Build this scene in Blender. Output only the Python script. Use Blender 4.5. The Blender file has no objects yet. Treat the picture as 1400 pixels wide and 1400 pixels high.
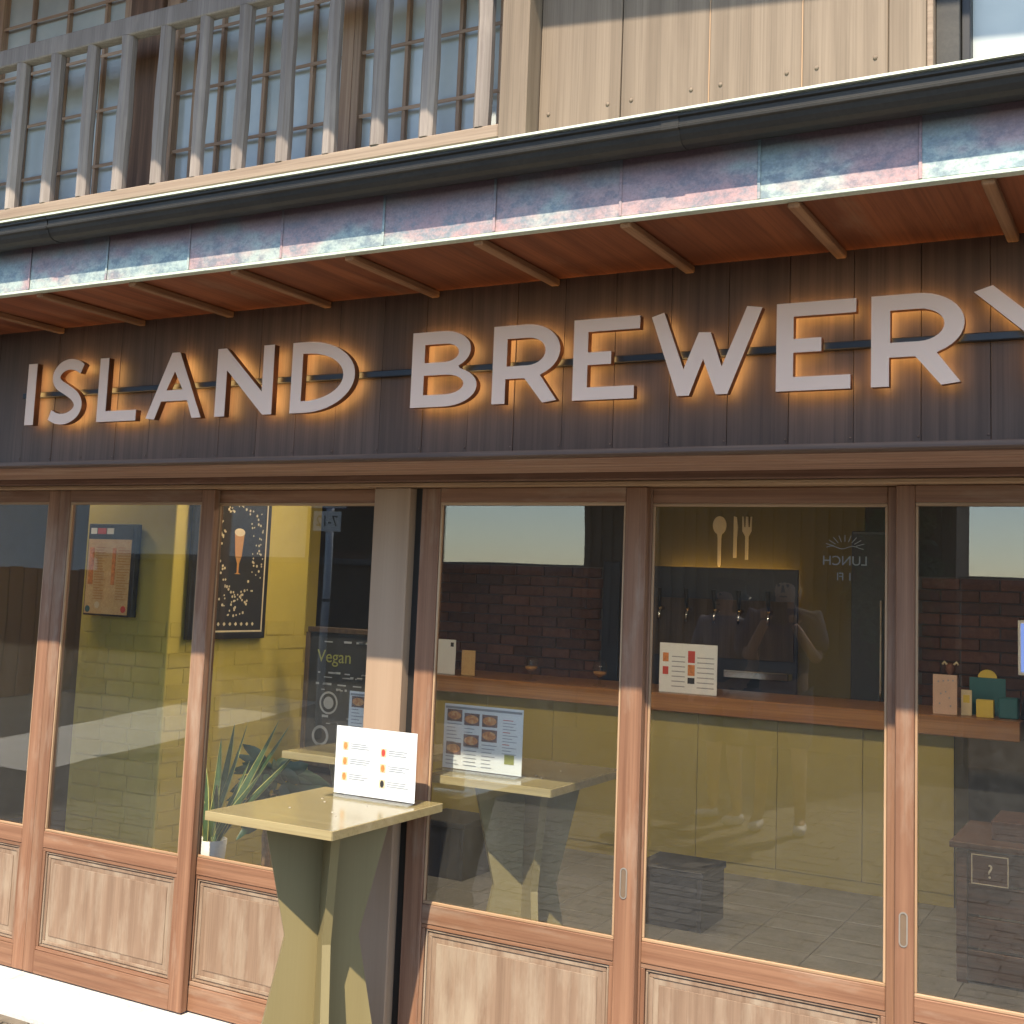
import bpy, bmesh, math, random
from mathutils import Vector, Matrix
random.seed(7)
R = math.radians
scene = bpy.context.scene
COL = scene.collection

# ------------------------------------------------------------------ camera
yaw, pitch, roll = R(28.93), R(6.265), R(-2.272)
F = Vector((-math.sin(yaw)*math.cos(pitch), math.cos(yaw)*math.cos(pitch), math.sin(pitch)))
r0 = Vector((math.cos(yaw), math.sin(yaw), 0)); d0 = -r0.cross(F)
rx = math.cos(roll)*r0 + math.sin(roll)*d0
dn = -math.sin(roll)*r0 + math.cos(roll)*d0
cam_d = bpy.data.cameras.new('camera'); cam = bpy.data.objects.new('camera', cam_d); COL.objects.link(cam)
m = Matrix((rx, -dn, -F)).transposed().to_4x4(); m.translation = (0, -3.27, 1.485)
cam.matrix_world = m
cam_d.sensor_width = 36; cam_d.lens = 36*1645/1400; cam_d.shift_y = -75.8/1400
cam_d.clip_start = 0.05; cam_d.clip_end = 3000
scene.camera = cam

# ------------------------------------------------------------------ sky, sun, exposure
SUN_AZ = R(12)                       # right of the facade's normal
sv = Vector((math.sin(SUN_AZ), -math.cos(SUN_AZ), 1.30*math.cos(SUN_AZ))).normalized()
world = bpy.data.worlds.new('World'); scene.world = world; world.use_nodes = True
wn = world.node_tree.nodes; wl = world.node_tree.links
sky = wn.new('ShaderNodeTexSky'); sky.sky_type = 'NISHITA'; sky.sun_disc = False
sky.sun_elevation = math.asin(sv.z); sky.sun_rotation = math.atan2(sv.x, sv.y)
sky.air_density = 1.0; sky.dust_density = 0.35; sky.ozone_density = 1.0
wl.new(sky.outputs[0], wn['Background'].inputs[0]); wn['Background'].inputs[1].default_value = 0.135
sd = bpy.data.lights.new('sun', 'SUN'); sd.energy = 3.35; sd.angle = R(0.53); sd.color = (1, 0.86, 0.66)
so = bpy.data.objects.new('sun', sd); COL.objects.link(so)
so.rotation_euler = sv.to_track_quat('Z', 'Y').to_euler()
so.location = (3, -8, 12)
vs = scene.view_settings
vs.view_transform = 'Standard'; vs.look = 'None'; vs.gamma = 1; vs.exposure = 1.55; vs.use_curve_mapping = False
scene.cycles.max_bounces = 10; scene.cycles.transparent_max_bounces = 24
scene.cycles.diffuse_bounces = 5; scene.cycles.glossy_bounces = 4
scene.cycles.caustics_reflective = False; scene.cycles.caustics_refractive = False
scene.cycles.sample_clamp_indirect = 6

# ------------------------------------------------------------------ materials
class NT:
    def __init__(s, name):
        s.m = bpy.data.materials.new(name); s.m.use_nodes = True
        s.n = s.m.node_tree.nodes; s.l = s.m.node_tree.links
        s.b = s.n['Principled BSDF']; s.out = s.n['Material Output']
    def new(s, t, **k):
        o = s.n.new(t)
        for a, v in k.items(): setattr(o, a, v)
        return o
    def link(s, a, b): s.l.new(a, b)
    def coords(s, scale, rnd=0.0, local=False):
        if local:
            src = s.new('ShaderNodeTexCoord').outputs['Object']
        else:
            src = s.new('ShaderNodeNewGeometry').outputs['Position']
        if rnd:
            oi = s.new('ShaderNodeObjectInfo')
            mu = s.new('ShaderNodeMath', operation='MULTIPLY'); mu.inputs[1].default_value = rnd
            s.link(oi.outputs['Random'], mu.inputs[0])
            ad = s.new('ShaderNodeVectorMath', operation='ADD')
            s.link(src, ad.inputs[0]); s.link(mu.outputs[0], ad.inputs[1]); src = ad.outputs[0]
        mp = s.new('ShaderNodeMapping'); mp.inputs['Scale'].default_value = scale
        s.link(src, mp.inputs[0]); return mp.outputs[0]
    def noise(s, vec, scale, detail=5, rough=.6, dist=0.0):
        n = s.new('ShaderNodeTexNoise'); n.inputs['Scale'].default_value = scale
        n.inputs['Detail'].default_value = detail; n.inputs['Roughness'].default_value = rough
        n.inputs['Distortion'].default_value = dist
        s.link(vec, n.inputs['Vector']); return n.outputs['Fac']
    def ramp(s, fac, stops):
        r = s.new('ShaderNodeValToRGB'); e = r.color_ramp.elements
        while len(e) < len(stops): e.new(0.5)
        for i, (p, c) in enumerate(stops):
            e[i].position = p; e[i].color = (*c, 1) if len(c) == 3 else c
        s.link(fac, r.inputs[0]); return r.outputs[0]
    def mix(s, fac, a, b, mode='MIX'):
        x = s.new('ShaderNodeMix', data_type='RGBA', blend_type=mode)
        if isinstance(fac, float): x.inputs[0].default_value = fac
        else: s.link(fac, x.inputs[0])
        for i, v in ((6, a), (7, b)):
            if isinstance(v, tuple): x.inputs[i].default_value = (*v, 1)
            else: s.link(v, x.inputs[i])
        return x.outputs[2]
    def bump(s, h, strength=.3, dist=.002):
        b = s.new('ShaderNodeBump'); b.inputs['Strength'].default_value = strength; b.inputs['Distance'].default_value = dist
        s.link(h, b.inputs['Height']); s.link(b.outputs[0], s.b.inputs['Normal'])
    def tint(s, col, amount=.25):
        oi = s.new('ShaderNodeObjectInfo')
        mr = s.new('ShaderNodeMapRange'); mr.inputs[3].default_value = 1-amount; mr.inputs[4].default_value = 1+amount
        s.link(oi.outputs['Random'], mr.inputs[0])
        h = s.new('ShaderNodeHueSaturation'); s.link(mr.outputs[0], h.inputs['Value']); s.link(col, h.inputs['Color'])
        return h.outputs[0]

def wood(name, c1, c2, axis='Z', rough=.6, worn=None, worn_amt=.5, tint=.15, grain=1.0, bump=.35, spec=.3, fibre=.38):
    t = NT(name)
    a = {'X': (1, 14, 14), 'Y': (14, 1, 14), 'Z': (14, 14, 1)}[axis]
    v = t.coords(tuple(q*1.0 for q in a), 37.0)
    n1 = t.noise(v, 2.2*grain, 7, .62, .6)
    fib = t.noise(t.coords(tuple(q*(6 if q > 1 else .9) for q in a), 17.0), 2.0, 3, .6)
    w = t.new('ShaderNodeTexWave', wave_type='RINGS', rings_direction={'X': 'X', 'Y': 'Y', 'Z': 'Z'}[axis])
    w.inputs['Scale'].default_value = 1.6*grain; w.inputs['Distortion'].default_value = 5; w.inputs['Detail'].default_value = 3
    w.inputs['Detail Scale'].default_value = .8
    t.link(t.coords(tuple(q*.5 if q > 1 else .35 for q in a), 11.0), w.inputs['Vector'])
    ringc = t.mix(.38, t.ramp(n1, [(.3, c2), (.68, c1)]), t.ramp(w.outputs['Fac'], [(.1, c1), (.55, tuple((p+q)/2 for p, q in zip(c1, c2))), (.9, c2)]))
    dk = t.mix(t.ramp(fib, [(.34, (fibre, fibre, fibre)), (.55, (0, 0, 0))]), ringc, tuple(q*.55 for q in c2))
    col = dk
    if worn:
        wn_ = t.noise(t.coords(tuple(q*.28 if q > 1 else .8 for q in a), 23.0), 2.6, 6, .65)
        col = t.mix(t.ramp(wn_, [(.62-.25*worn_amt, (0, 0, 0)), (.85-.25*worn_amt, (.85, .85, .85))]), col, worn)
    col = t.tint(col, tint)
    t.link(col, t.b.inputs['Base Color'])
    t.b.inputs['Roughness'].default_value = rough; t.b.inputs['Specular IOR Level'].default_value = spec
    t.bump(fib, bump, .0015)
    return t.m

def plain(name, c, rough=.5, metal=0.0, spec=.5, var=.12, vscale=6.0, bump=0.0, bscale=60., emit=None, estr=0):
    t = NT(name)
    n = t.noise(t.coords((1, 1, 1), 5.0), vscale, 6, .65)
    col = t.ramp(n, [(.25, tuple(q*(1-var) for q in c)), (.75, tuple(min(1, q*(1+var)) for q in c))])
    t.link(col, t.b.inputs['Base Color'])
    t.b.inputs['Roughness'].default_value = rough; t.b.inputs['Metallic'].default_value = metal
    t.b.inputs['Specular IOR Level'].default_value = spec
    if bump: t.bump(t.noise(t.coords((1, 1, 1)), bscale, 5, .7), bump, .003)
    if emit:
        t.b.inputs['Emission Color'].default_value = (*emit, 1); t.b.inputs['Emission Strength'].default_value = estr
    return t.m

def glass_thin(name, ior=1.5, tintc=(.93, .96, .95), rough=0.0, wavy=0.0, dust=0.0):
    t = NT(name); t.n.remove(t.b)
    fr = t.new('ShaderNodeFresnel'); ge = t.new('ShaderNodeNewGeometry')
    mr = t.new('ShaderNodeMapRange'); mr.inputs[3].default_value = ior; mr.inputs[4].default_value = 1/ior     # same reflectance from either side
    t.link(ge.outputs['Backfacing'], mr.inputs[0]); t.link(mr.outputs[0], fr.inputs['IOR'])
    tr = t.new('ShaderNodeBsdfTransparent'); tr.inputs[0].default_value = (*tintc, 1)
    gl = t.new('ShaderNodeBsdfGlossy'); gl.inputs['Roughness'].default_value = rough
    mx = t.new('ShaderNodeMixShader')
    t.link(fr.outputs[0], mx.inputs[0]); t.link(tr.outputs[0], mx.inputs[1]); t.link(gl.outputs[0], mx.inputs[2])
    fin = mx.outputs[0]
    if dust:
        df = t.new('ShaderNodeBsdfDiffuse'); df.inputs[0].default_value = (.75, .74, .70, 1)
        n_ = t.noise(t.coords((1.3, 1, .5), 9.0), 3.5, 7, .7, .4); f_ = t.noise(t.coords((1, 1, 1)), 55, 4, .7)
        q_ = t.mix(.45, t.ramp(n_, [(.35, (dust*.35,)*3), (.75, (dust*1.6,)*3)]), t.ramp(f_, [(.4, (dust*.3,)*3), (.72, (dust*1.5,)*3)]))
        m2 = t.new('ShaderNodeMixShader'); t.link(q_, m2.inputs[0]); t.link(fin, m2.inputs[1]); t.link(df.outputs[0], m2.inputs[2]); fin = m2.outputs[0]
    t.link(fin, t.out.inputs[0])
    if wavy:
        b = t.new('ShaderNodeBump'); b.inputs['Strength'].default_value = wavy; b.inputs['Distance'].default_value = .01
        t.link(t.noise(t.coords((1, 1, 1), 3), 2.2, 1, .4), b.inputs['Height']); t.link(b.outputs[0], gl.inputs['Normal'])
    return t.m

def mottled(name, stops, scale, rough=.5, metal=0, stretch=(1, 1, 1), bump=.1, dist=.8):
    t = NT(name)
    n = t.noise(t.coords(stretch, 9.0), scale, 8, .68, dist)
    c = t.ramp(n, stops)
    f = t.noise(t.coords((1, 1, 1)), scale*14, 4, .7)
    c = t.mix(.35, c, t.ramp(f, [(.3, (.25, .25, .25)), (.75, (.8, .8, .8))]), 'OVERLAY')
    t.link(c, t.b.inputs['Base Color']); t.b.inputs['Roughness'].default_value = rough; t.b.inputs['Metallic'].default_value = metal
    if bump: t.bump(f, bump, .002)
    return t.m

M = {}
M['door'] = {ax: wood('door_wood_'+ax, (.255, .138, .082), (.165, .078, .045), ax, .55, (.30, .225, .165), .34, .12) for ax in 'XZ'}
M['bead'] = {ax: wood('bead_wood_'+ax, (.42, .29, .18), (.30, .18, .10), ax, .5, None, .5, .1) for ax in 'XZ'}
M['panel'] = wood('panel_wood', (.255, .175, .12), (.185, .12, .08), 'Z', .7, (.33, .27, .20), .6, .06, 1.0, .3, .3, .30)
M['underside'] = wood('underside_wood', (.46, .29, .21), (.27, .155, .11), 'X', .65, (.5, .37, .28), .35, .12)
M['lintel'] = wood('lintel_wood', (.27, .15, .10), (.12, .065, .046), 'X', .65, (.34, .24, .18), .3, .05)
M['ledge'] = wood('ledge_wood', (.17, .115, .09), (.09, .06, .05), 'X', .6)
M['post'] = wood('post_wood', (.33, .235, .16), (.29, .20, .132), 'Z', .6, None, .5, .03, .45, .10, .3, .10)
M['sign'] = wood('sign_board_wood', (.104, .066, .050), (.066, .042, .032), 'Z', .55, None, .5, .12, 1.0, .25)
M['upper'] = wood('upper_board_wood', (.235, .185, .140), (.150, .115, .085), 'Z', .7, None, .5, .06, .5, .25, .3, .34)
M['uppost'] = wood('lattice_wood', (.27, .235, .215), (.18, .15, .135), 'Z', .7, (.31, .27, .24), .3, .12, 1.2, .5)
M['uprail'] = wood('rail_wood', (.30, .235, .18), (.22, .16, .12), 'X', .7, None, .5, .08, .8)
M['dark_post'] = wood('dark_post_wood', (.19, .11, .07), (.08, .045, .03), 'Z', .7, None, .5, .1)
M['muntin'] = {ax: wood('muntin_wood_'+ax, (.40, .27, .18), (.26, .165, .11), ax, .65) for ax in 'XZ'}
M['soffit'] = wood('soffit_wood', (.31, .10, .040), (.14, .042, .019), 'Y', .55, (.28, .15, .085), .25, .10, .5, .2)
M['rafter'] = wood('rafter_wood', (.36, .20, .105), (.22, .11, .055), 'Y', .65, None, .5, .1)
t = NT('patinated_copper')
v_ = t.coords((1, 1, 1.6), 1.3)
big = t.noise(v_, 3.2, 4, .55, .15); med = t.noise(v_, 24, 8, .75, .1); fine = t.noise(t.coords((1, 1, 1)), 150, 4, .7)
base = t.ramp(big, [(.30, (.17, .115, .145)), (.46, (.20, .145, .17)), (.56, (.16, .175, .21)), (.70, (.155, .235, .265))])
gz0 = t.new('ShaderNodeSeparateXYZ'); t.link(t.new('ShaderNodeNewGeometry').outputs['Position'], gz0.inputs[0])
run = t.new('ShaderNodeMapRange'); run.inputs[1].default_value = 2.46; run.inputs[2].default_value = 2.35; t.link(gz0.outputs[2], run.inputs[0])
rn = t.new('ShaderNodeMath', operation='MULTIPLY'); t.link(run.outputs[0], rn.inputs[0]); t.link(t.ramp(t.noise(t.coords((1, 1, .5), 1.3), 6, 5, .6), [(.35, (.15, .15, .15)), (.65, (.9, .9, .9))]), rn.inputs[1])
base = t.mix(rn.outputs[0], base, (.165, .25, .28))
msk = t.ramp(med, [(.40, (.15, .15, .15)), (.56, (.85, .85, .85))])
sunlit_crust = t.ramp(big, [(.36, (.46, .28, .27)), (.48, (.48, .34, .32)), (.55, (.45, .51, .45)), (.7, (.38, .49, .46))])  # patina crust, made paler to carry the sunlight on the lower strip
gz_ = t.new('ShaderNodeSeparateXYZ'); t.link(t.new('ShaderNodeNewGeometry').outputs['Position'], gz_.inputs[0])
low = t.new('ShaderNodeMapRange'); low.inputs[1].default_value = 2.44; low.inputs[2].default_value = 2.365; low.inputs[3].default_value = .03; low.inputs[4].default_value = 1  # keeps the pale crust to the strip the sun reaches
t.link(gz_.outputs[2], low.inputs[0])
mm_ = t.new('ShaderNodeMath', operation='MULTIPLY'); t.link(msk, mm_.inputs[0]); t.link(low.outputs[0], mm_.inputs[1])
c = t.mix(mm_.outputs[0], base, sunlit_crust)
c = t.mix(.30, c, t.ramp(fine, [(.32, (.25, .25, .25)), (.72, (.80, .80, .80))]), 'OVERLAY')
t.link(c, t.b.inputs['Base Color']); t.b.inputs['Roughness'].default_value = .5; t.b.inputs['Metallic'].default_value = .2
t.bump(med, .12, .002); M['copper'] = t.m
M['flash'] = mottled('verdigris_flashing', [(.3, (.40, .47, .38)), (.6, (.58, .64, .52)), (.8, (.50, .46, .36))], 9, .6, .1, (1, 1, 1))
M['gutter'] = mottled('dark_gutter', [(.3, (.020, .019, .017)), (.7, (.040, .037, .031))], 6, .5, .2, (.4, 1, 1), .05)
M['letter'] = plain('letter_face_paint', (.73, .52, .405), .42, .10, .5, .03, 3)
M['return'] = plain('letter_return_metal', (.30, .13, .06), .38, .7, .5, .08)
M['led'] = plain('led_backlight', (.9, .7, .4), .5, emit=(1.0, .58, .19), estr=4.2)
M['black_metal'] = plain('black_metal', (.018, .022, .03), .35, .5)
M['glass'] = glass_thin('door_glass', 1.67, (.96, .97, .96), 0, .05, .014)
M['frost'] = None
t = NT('wavy_frosted_glass')
n = t.noise(t.coords((1, 1, 1)), 38, 3, .6); n2 = t.noise(t.coords((1, 1, 1), 8), 5, 3, .6)
t.link(t.ramp(n2, [(.3, (.36, .40, .40)), (.7, (.46, .49, .475))]), t.b.inputs['Base Color'])
t.b.inputs['Roughness'].default_value = .22; t.b.inputs['Specular IOR Level'].default_value = .6
t.bump(n, .07, .004); M['frost'] = t.m
M['concrete'] = mottled('pale_concrete', [(.3, (.46, .455, .43)), (.55, (.54, .535, .51)), (.75, (.37, .365, .34))], 5, .8, 0, (1, 1, 1), .3)
M['grate'] = plain('drain_grate_metal', (.20, .17, .13), .6, .4, .4, .3, 20)
M['drain_dark'] = plain('drain_channel', (.03, .028, .025), .9)
M['paver'] = None
t = NT('paver_block')
n = t.noise(t.coords((1, 1, 1), 3), 60, 5, .7)
c = t.ramp(n, [(.3, (.13, .12, .108)), (.7, (.19, .178, .16))])
t.link(t.tint(c, .28), t.b.inputs['Base Color']); t.b.inputs['Roughness'].default_value = .85; t.bump(n, .4, .003); M['paver'] = t.m
M['sand'] = plain('joint_sand', (.09, .085, .075), .95, bump=.4)
M['asphalt'] = plain('asphalt', (.07, .068, .066), .9, 0, .3, .25, 3, .5, 90)
M['sunlit_road'] = mottled('sunlit_road_tone', [(.3, (.50, .48, .42)), (.7, (.62, .60, .53))], 1.2, .9, 0, (1, .3, 1), .2)  # pale tone stands in for sunlight on the road
M['table'] = wood('table_painted_wood', (.25, .21, .105), (.215, .175, .085), 'X', .16, None, .5, .03, .6, .05, .6)
M['tleg'] = wood('table_leg_paint', (.208, .172, .080), (.192, .156, .071), 'Z', .45, None, .35, .03, .35, .06, .4, .07)
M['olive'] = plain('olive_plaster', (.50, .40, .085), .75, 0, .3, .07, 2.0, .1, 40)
M['olive_brick'] = plain('olive_painted_brick', (.47, .375, .08), .7, 0, .3, .10, 8, .2, 60)
M['olive_mortar'] = plain('olive_mortar', (.22, .17, .04), .85)
M['olive_front'] = plain('olive_counter_panel', (.37, .29, .065), .55, 0, .4, .06, 1.5)
t = NT('dark_red_brick')
n = t.noise(t.coords((1, 1, 1), 5), 24, 5, .7)
c = t.ramp(n, [(.3, (.085, .032, .022)), (.7, (.155, .065, .042))])
t.link(t.tint(c, .35), t.b.inputs['Base Color']); t.b.inputs['Roughness'].default_value = .75; t.bump(n, .3, .002); M['brick'] = t.m
M['mortar'] = plain('grey_mortar', (.13, .11, .10), .9)
M['counter'] = wood('counter_wood', (.42, .20, .07), (.27, .115, .04), 'X', .35, None, .5, .05, .7, .1, .5)
M['floor'] = mottled('grey_floor', [(.3, (.16, .155, .14)), (.7, (.22, .21, .19))], 3, .4, 0, (1, 1, 1), .1)
M['ceiling'] = plain('cream_ceiling', (.62, .58, .48), .8)
M['dark_wall'] = plain('dark_brown_wall', (.045, .038, .032), .8)
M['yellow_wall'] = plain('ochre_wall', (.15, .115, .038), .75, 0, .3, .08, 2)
M['navy'] = plain('navy_panel', (.012, .016, .032), .4)
M['black_stool'] = plain('black_stool_paint', (.022, .024, .032), .5, 0, .4, .2)
M['chrome'] = plain('chrome', (.75, .74, .72), .15, 1)
M['brass'] = plain('brass', (.65, .42, .16), .25, 1)
M['white'] = plain('white_paint', (.80, .79, .76), .5, 0, .4, .03)
M['paper'] = plain('white_paper', (.82, .83, .84), .6, 0, .3, .02)
M['acrylic'] = glass_thin('clear_acrylic', 1.49, (.97, .98, .98))
M['ink'] = plain('grey_ink', (.32, .33, .36), .7)
M['black'] = plain('black_print', (.02, .02, .022), .6)
M['red'] = plain('red_print', (.55, .06, .04), .6)
M['orange'] = plain('orange_print', (.62, .22, .06), .6, var=.5, vscale=60)
M['food'] = mottled('food_photo', [(.3, (.32, .10, .05)), (.5, (.60, .26, .10)), (.7, (.72, .52, .28))], 60, .6, 0, (1, 1, 1), 0)
M['plate'] = plain('plate_photo', (.20, .12, .12), .6, var=.6, vscale=40)
M['yellow'] = plain('yellow_print', (.70, .52, .08), .6)
M['tan_paper'] = mottled('tan_poster_paper', [(.3, (.58, .36, .15)), (.7, (.66, .46, .22))], 8, .6, 0, (1, 1, 1), 0)
M['teal'] = plain('teal_card', (.03, .14, .16), .6)
M['pink'] = plain('pink_card', (.62, .42, .32), .6)
M['frame_black'] = plain('black_frame', (.015, .014, .013), .45)
M['cream'] = plain('cream_print', (.68, .56, .36), .6)
M['amber'] = plain('amber_print', (.50, .24, .07), .6)
M['chalk'] = plain('chalkboard', (.028, .032, .036), .8)
M['chalk_white'] = plain('white_chalk', (.38, .40, .42), .9)
M['chalk_yellow'] = plain('yellow_chalk', (.30, .31, .09), .9)
M['pot'] = plain('white_pot', (.62, .60, .55), .45, 0, .5, .05)
M['soil'] = plain('soil', (.035, .025, .018), .95)
M['leaf_in'] = plain('snake_leaf_green', (.05, .10, .035), .45, 0, .5, .35, 30)
M['leaf_edge'] = plain('snake_leaf_margin', (.42, .42, .13), .5)
M['leaf_dark'] = plain('dark_leaf', (.022, .07, .035), .45, 0, .5, .3, 20)
M['bark'] = plain('bark', (.14, .095, .06), .9, bump=.6, bscale=30)
M['tree_leaf'] = plain('tree_leaf', (.05, .09, .03), .6, 0, .3, .4, 6)
M['dark_timber'] = wood('dark_timber', (.11, .075, .05), (.055, .038, .028), 'Z', .7)
M['counter_gap'] = plain('counter_gap', (.05, .045, .02), .9)
M['edge'] = wood('table_edge_band', (.33, .27, .14), (.27, .21, .10), 'X', .5, (.38, .31, .19), .3, .05)
M['house_white'] = plain('white_plaster', (.66, .65, .62), .85)
M['roof'] = plain('roof_tile', (.06, .06, .065), .6, bump=.3)
M['galv'] = plain('galvanised_steel', (.52, .56, .62), .5, .15)
M['sign_blue'] = plain('sign_blue', (.03, .10, .42), .45)
M['pull'] = plain('worn_steel', (.36, .33, .29), .45, .6)
M['crate'] = wood('crate_wood', (.14, .065, .035), (.07, .032, .02), 'X', .6)
M['wicker'] = plain('brown_cane', (.32, .19, .09), .7, var=.4, vscale=50)
M['skin'] = plain('skin', (.46, .26, .17), .55, 0, .4, .05)
M['navy_cloth'] = plain('navy_cloth', (.03, .035, .075), .85)
M['grey_cloth'] = plain('grey_cloth', (.12, .12, .15), .85)
M['hair'] = plain('dark_hair', (.015, .011, .009), .5)
M['shoe'] = plain('white_shoe', (.72, .72, .70), .6)
M['warm'] = plain('warm_led', (.9, .7, .4), .5, emit=(1.0, .62, .20), estr=14.0)
M['lamp'] = plain('lamp_diffuser', (.9, .85, .75), .5, emit=(1.0, .80, .56), estr=36.0)
M['reflected_white'] = plain('reflected_white_tone', (.22, .22, .21), .9)
M['screen'] = plain('tablet_screen', (.05, .06, .10), .3, emit=(.25, .38, .9), estr=.35)

# ------------------------------------------------------------------ helpers
ORG = {}
def thing(name, label, cat, loc=(0, 0, 0), group=None):
    o = bpy.data.objects.new(name, None); COL.objects.link(o); o.location = loc; o.empty_display_size = .1
    o['label'] = label; o['category'] = cat
    if group: o['group'] = group
    ORG[o] = Vector(loc); return o
def tag(o, label, cat, group=None):
    o['label'] = label; o['category'] = cat
    if group: o['group'] = group
    return o
def link(name, me, mat, parent=None):
    o = bpy.data.objects.new(name, me); COL.objects.link(o)
    if mat and not me.materials: me.materials.append(mat)
    if parent is not None:
        o.parent = parent; ORG[o] = ORG[parent]
    else: ORG[o] = Vector((0, 0, 0))
    return o
def obj(name, bm, mat, parent=None, smooth=False):
    if parent is not None and ORG[parent].length > 0:
        bmesh.ops.translate(bm, verts=bm.verts, vec=-ORG[parent])
    me = bpy.data.meshes.new(name); bm.to_mesh(me); bm.free()
    if smooth:
        for p in me.polygons: p.use_smooth = True
    return link(name, me, mat, parent)
def struct(o): o['kind'] = 'structure'; return o
def abox(bm, x0, x1, y0, y1, z0, z1, bev=0.0):
    vsn = [bm.verts.new((x, y, z)) for z in (z0, z1) for y in (y0, y1) for x in (x0, x1)]
    f = [bm.faces.new([vsn[i] for i in q]) for q in ((0, 2, 3, 1), (4, 5, 7, 6), (0, 1, 5, 4), (2, 6, 7, 3), (0, 4, 6, 2), (1, 3, 7, 5))]
    if bev:
        ed = list({e for q in f for e in q.edges})
        bmesh.ops.bevel(bm, geom=ed, offset=bev, segments=1, affect='EDGES', profile=.5)
def box(name, x0, x1, y0, y1, z0, z1, mat, parent=None, bev=.0015):
    bm = bmesh.new(); abox(bm, x0, x1, y0, y1, z0, z1, bev); return obj(name, bm, mat, parent)
def aprofile(bm, prof, x0, x1):                     # (y, z) outline extruded along X
    n = len(prof)
    a = [bm.verts.new((x0, y, z)) for y, z in prof]; b = [bm.verts.new((x1, y, z)) for y, z in prof]
    for i in range(n): bm.faces.new((a[i], a[(i+1) % n], b[(i+1) % n], b[i]))
    bm.faces.new(a[::-1]); bm.faces.new(b)
    bmesh.ops.recalc_face_normals(bm, faces=bm.faces)
def alathe(bm, prof, cx, cy, seg=20):               # (r, z)
    rings = []
    for r, z in prof:
        rings.append([bm.verts.new((cx+r*math.cos(2*math.pi*k/seg), cy+r*math.sin(2*math.pi*k/seg), z)) for k in range(seg)] if r > 1e-6 else [bm.verts.new((cx, cy, z))])
    for a, b in zip(rings, rings[1:]):
        for k in range(seg):
            k2 = (k+1) % seg
            if len(a) == 1 and len(b) == 1: continue
            if len(a) == 1: bm.faces.new((a[0], b[k2], b[k]))
            elif len(b) == 1: bm.faces.new((a[k], a[k2], b[0]))
            else: bm.faces.new((a[k], a[k2], b[k2], b[k]))
    bmesh.ops.recalc_face_normals(bm, faces=bm.faces)
def atube(bm, pts, rad, seg=8):
    pts = [Vector(p) for p in pts]; rs = rad if isinstance(rad, (list, tuple)) else [rad]*len(pts)
    prev = None; rings = []
    for i, p in enumerate(pts):
        d = (pts[min(i+1, len(pts)-1)]-pts[max(i-1, 0)]).normalized()
        up = Vector((0, 0, 1)) if abs(d.z) < .9 else Vector((1, 0, 0))
        u = d.cross(up).normalized() if prev is None else (prev-d*prev.dot(d)).normalized()
        prev = u; v = d.cross(u)
        rings.append([bm.verts.new(p+rs[i]*(math.cos(2*math.pi*k/seg)*u+math.sin(2*math.pi*k/seg)*v)) for k in range(seg)])
    for a, b in zip(rings, rings[1:]):
        for k in range(seg): bm.faces.new((a[k], a[(k+1) % seg], b[(k+1) % seg], b[k]))
    bm.faces.new(rings[0][::-1]); bm.faces.new(rings[-1])
    bmesh.ops.recalc_face_normals(bm, faces=bm.faces)
def curve_mesh(splines, depth, offset=0.0):
    cu = bpy.data.curves.new('outline', 'CURVE'); cu.dimensions = '2D'; cu.fill_mode = 'BOTH'; cu.extrude = depth/2; cu.offset = offset
    for pts in splines:
        s = cu.splines.new('POLY'); s.points.add(len(pts)-1); s.use_cyclic_u = True
        for p, q in zip(s.points, pts): p.co = (q[0], q[1], 0, 1)
    o = bpy.data.objects.new('outline', cu); COL.objects.link(o)
    me = bpy.data.meshes.new_from_object(o.evaluated_get(bpy.context.evaluated_depsgraph_get()))
    bpy.data.objects.remove(o); bpy.data.curves.remove(cu)
    return me
def text_mesh(body, size, depth=.001, align='CENTER'):
    cu = bpy.data.curves.new('text', 'FONT'); cu.body = body; cu.size = size; cu.extrude = depth/2; cu.align_x = align; cu.align_y = 'CENTER'
    o = bpy.data.objects.new('text', cu); COL.objects.link(o)
    me = bpy.data.meshes.new_from_object(o.evaluated_get(bpy.context.evaluated_depsgraph_get()))
    bpy.data.objects.remove(o); bpy.data.curves.remove(cu)
    return me
FACADE = Matrix(((1, 0, 0, 0), (0, 0, -1, 0), (0, 1, 0, 0), (0, 0, 0, 1)))       # curve XY -> facade XZ, front towards -Y
def place(name, me, mat, parent, mtx):
    me.materials.clear()
    org = ORG[parent] if parent is not None else Vector((0, 0, 0))
    me.transform(Matrix.Translation(-org) @ mtx)
    return link(name, me, mat, parent)
def arc(cx, cz, rx_, rz_, a0, a1, n=14):
    return [(cx+rx_*math.cos(R(a0+(a1-a0)*i/n)), cz+rz_*math.sin(R(a0+(a1-a0)*i/n))) for i in range(n+1)]
def copy_tree(o, parent=None):
    c = o.copy(); COL.objects.link(c); c.parent = parent
    ORG[c] = ORG[parent] if parent else Vector(c.location)
    for ch in o.children: copy_tree(ch, c)
    return c

GZ = -.03          # street level at the doors
FZ = .03           # floor inside
# ================================================================== GROUND
bm = bmesh.new()
v = [bm.verts.new(p) for p in ((-400, -400, GZ-.012), (400, -400, GZ-.012), (400, 400, GZ-.012), (-400, 400, GZ-.012))]; bm.faces.new(v)
struct(obj('ground', bm, M['asphalt']))
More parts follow.
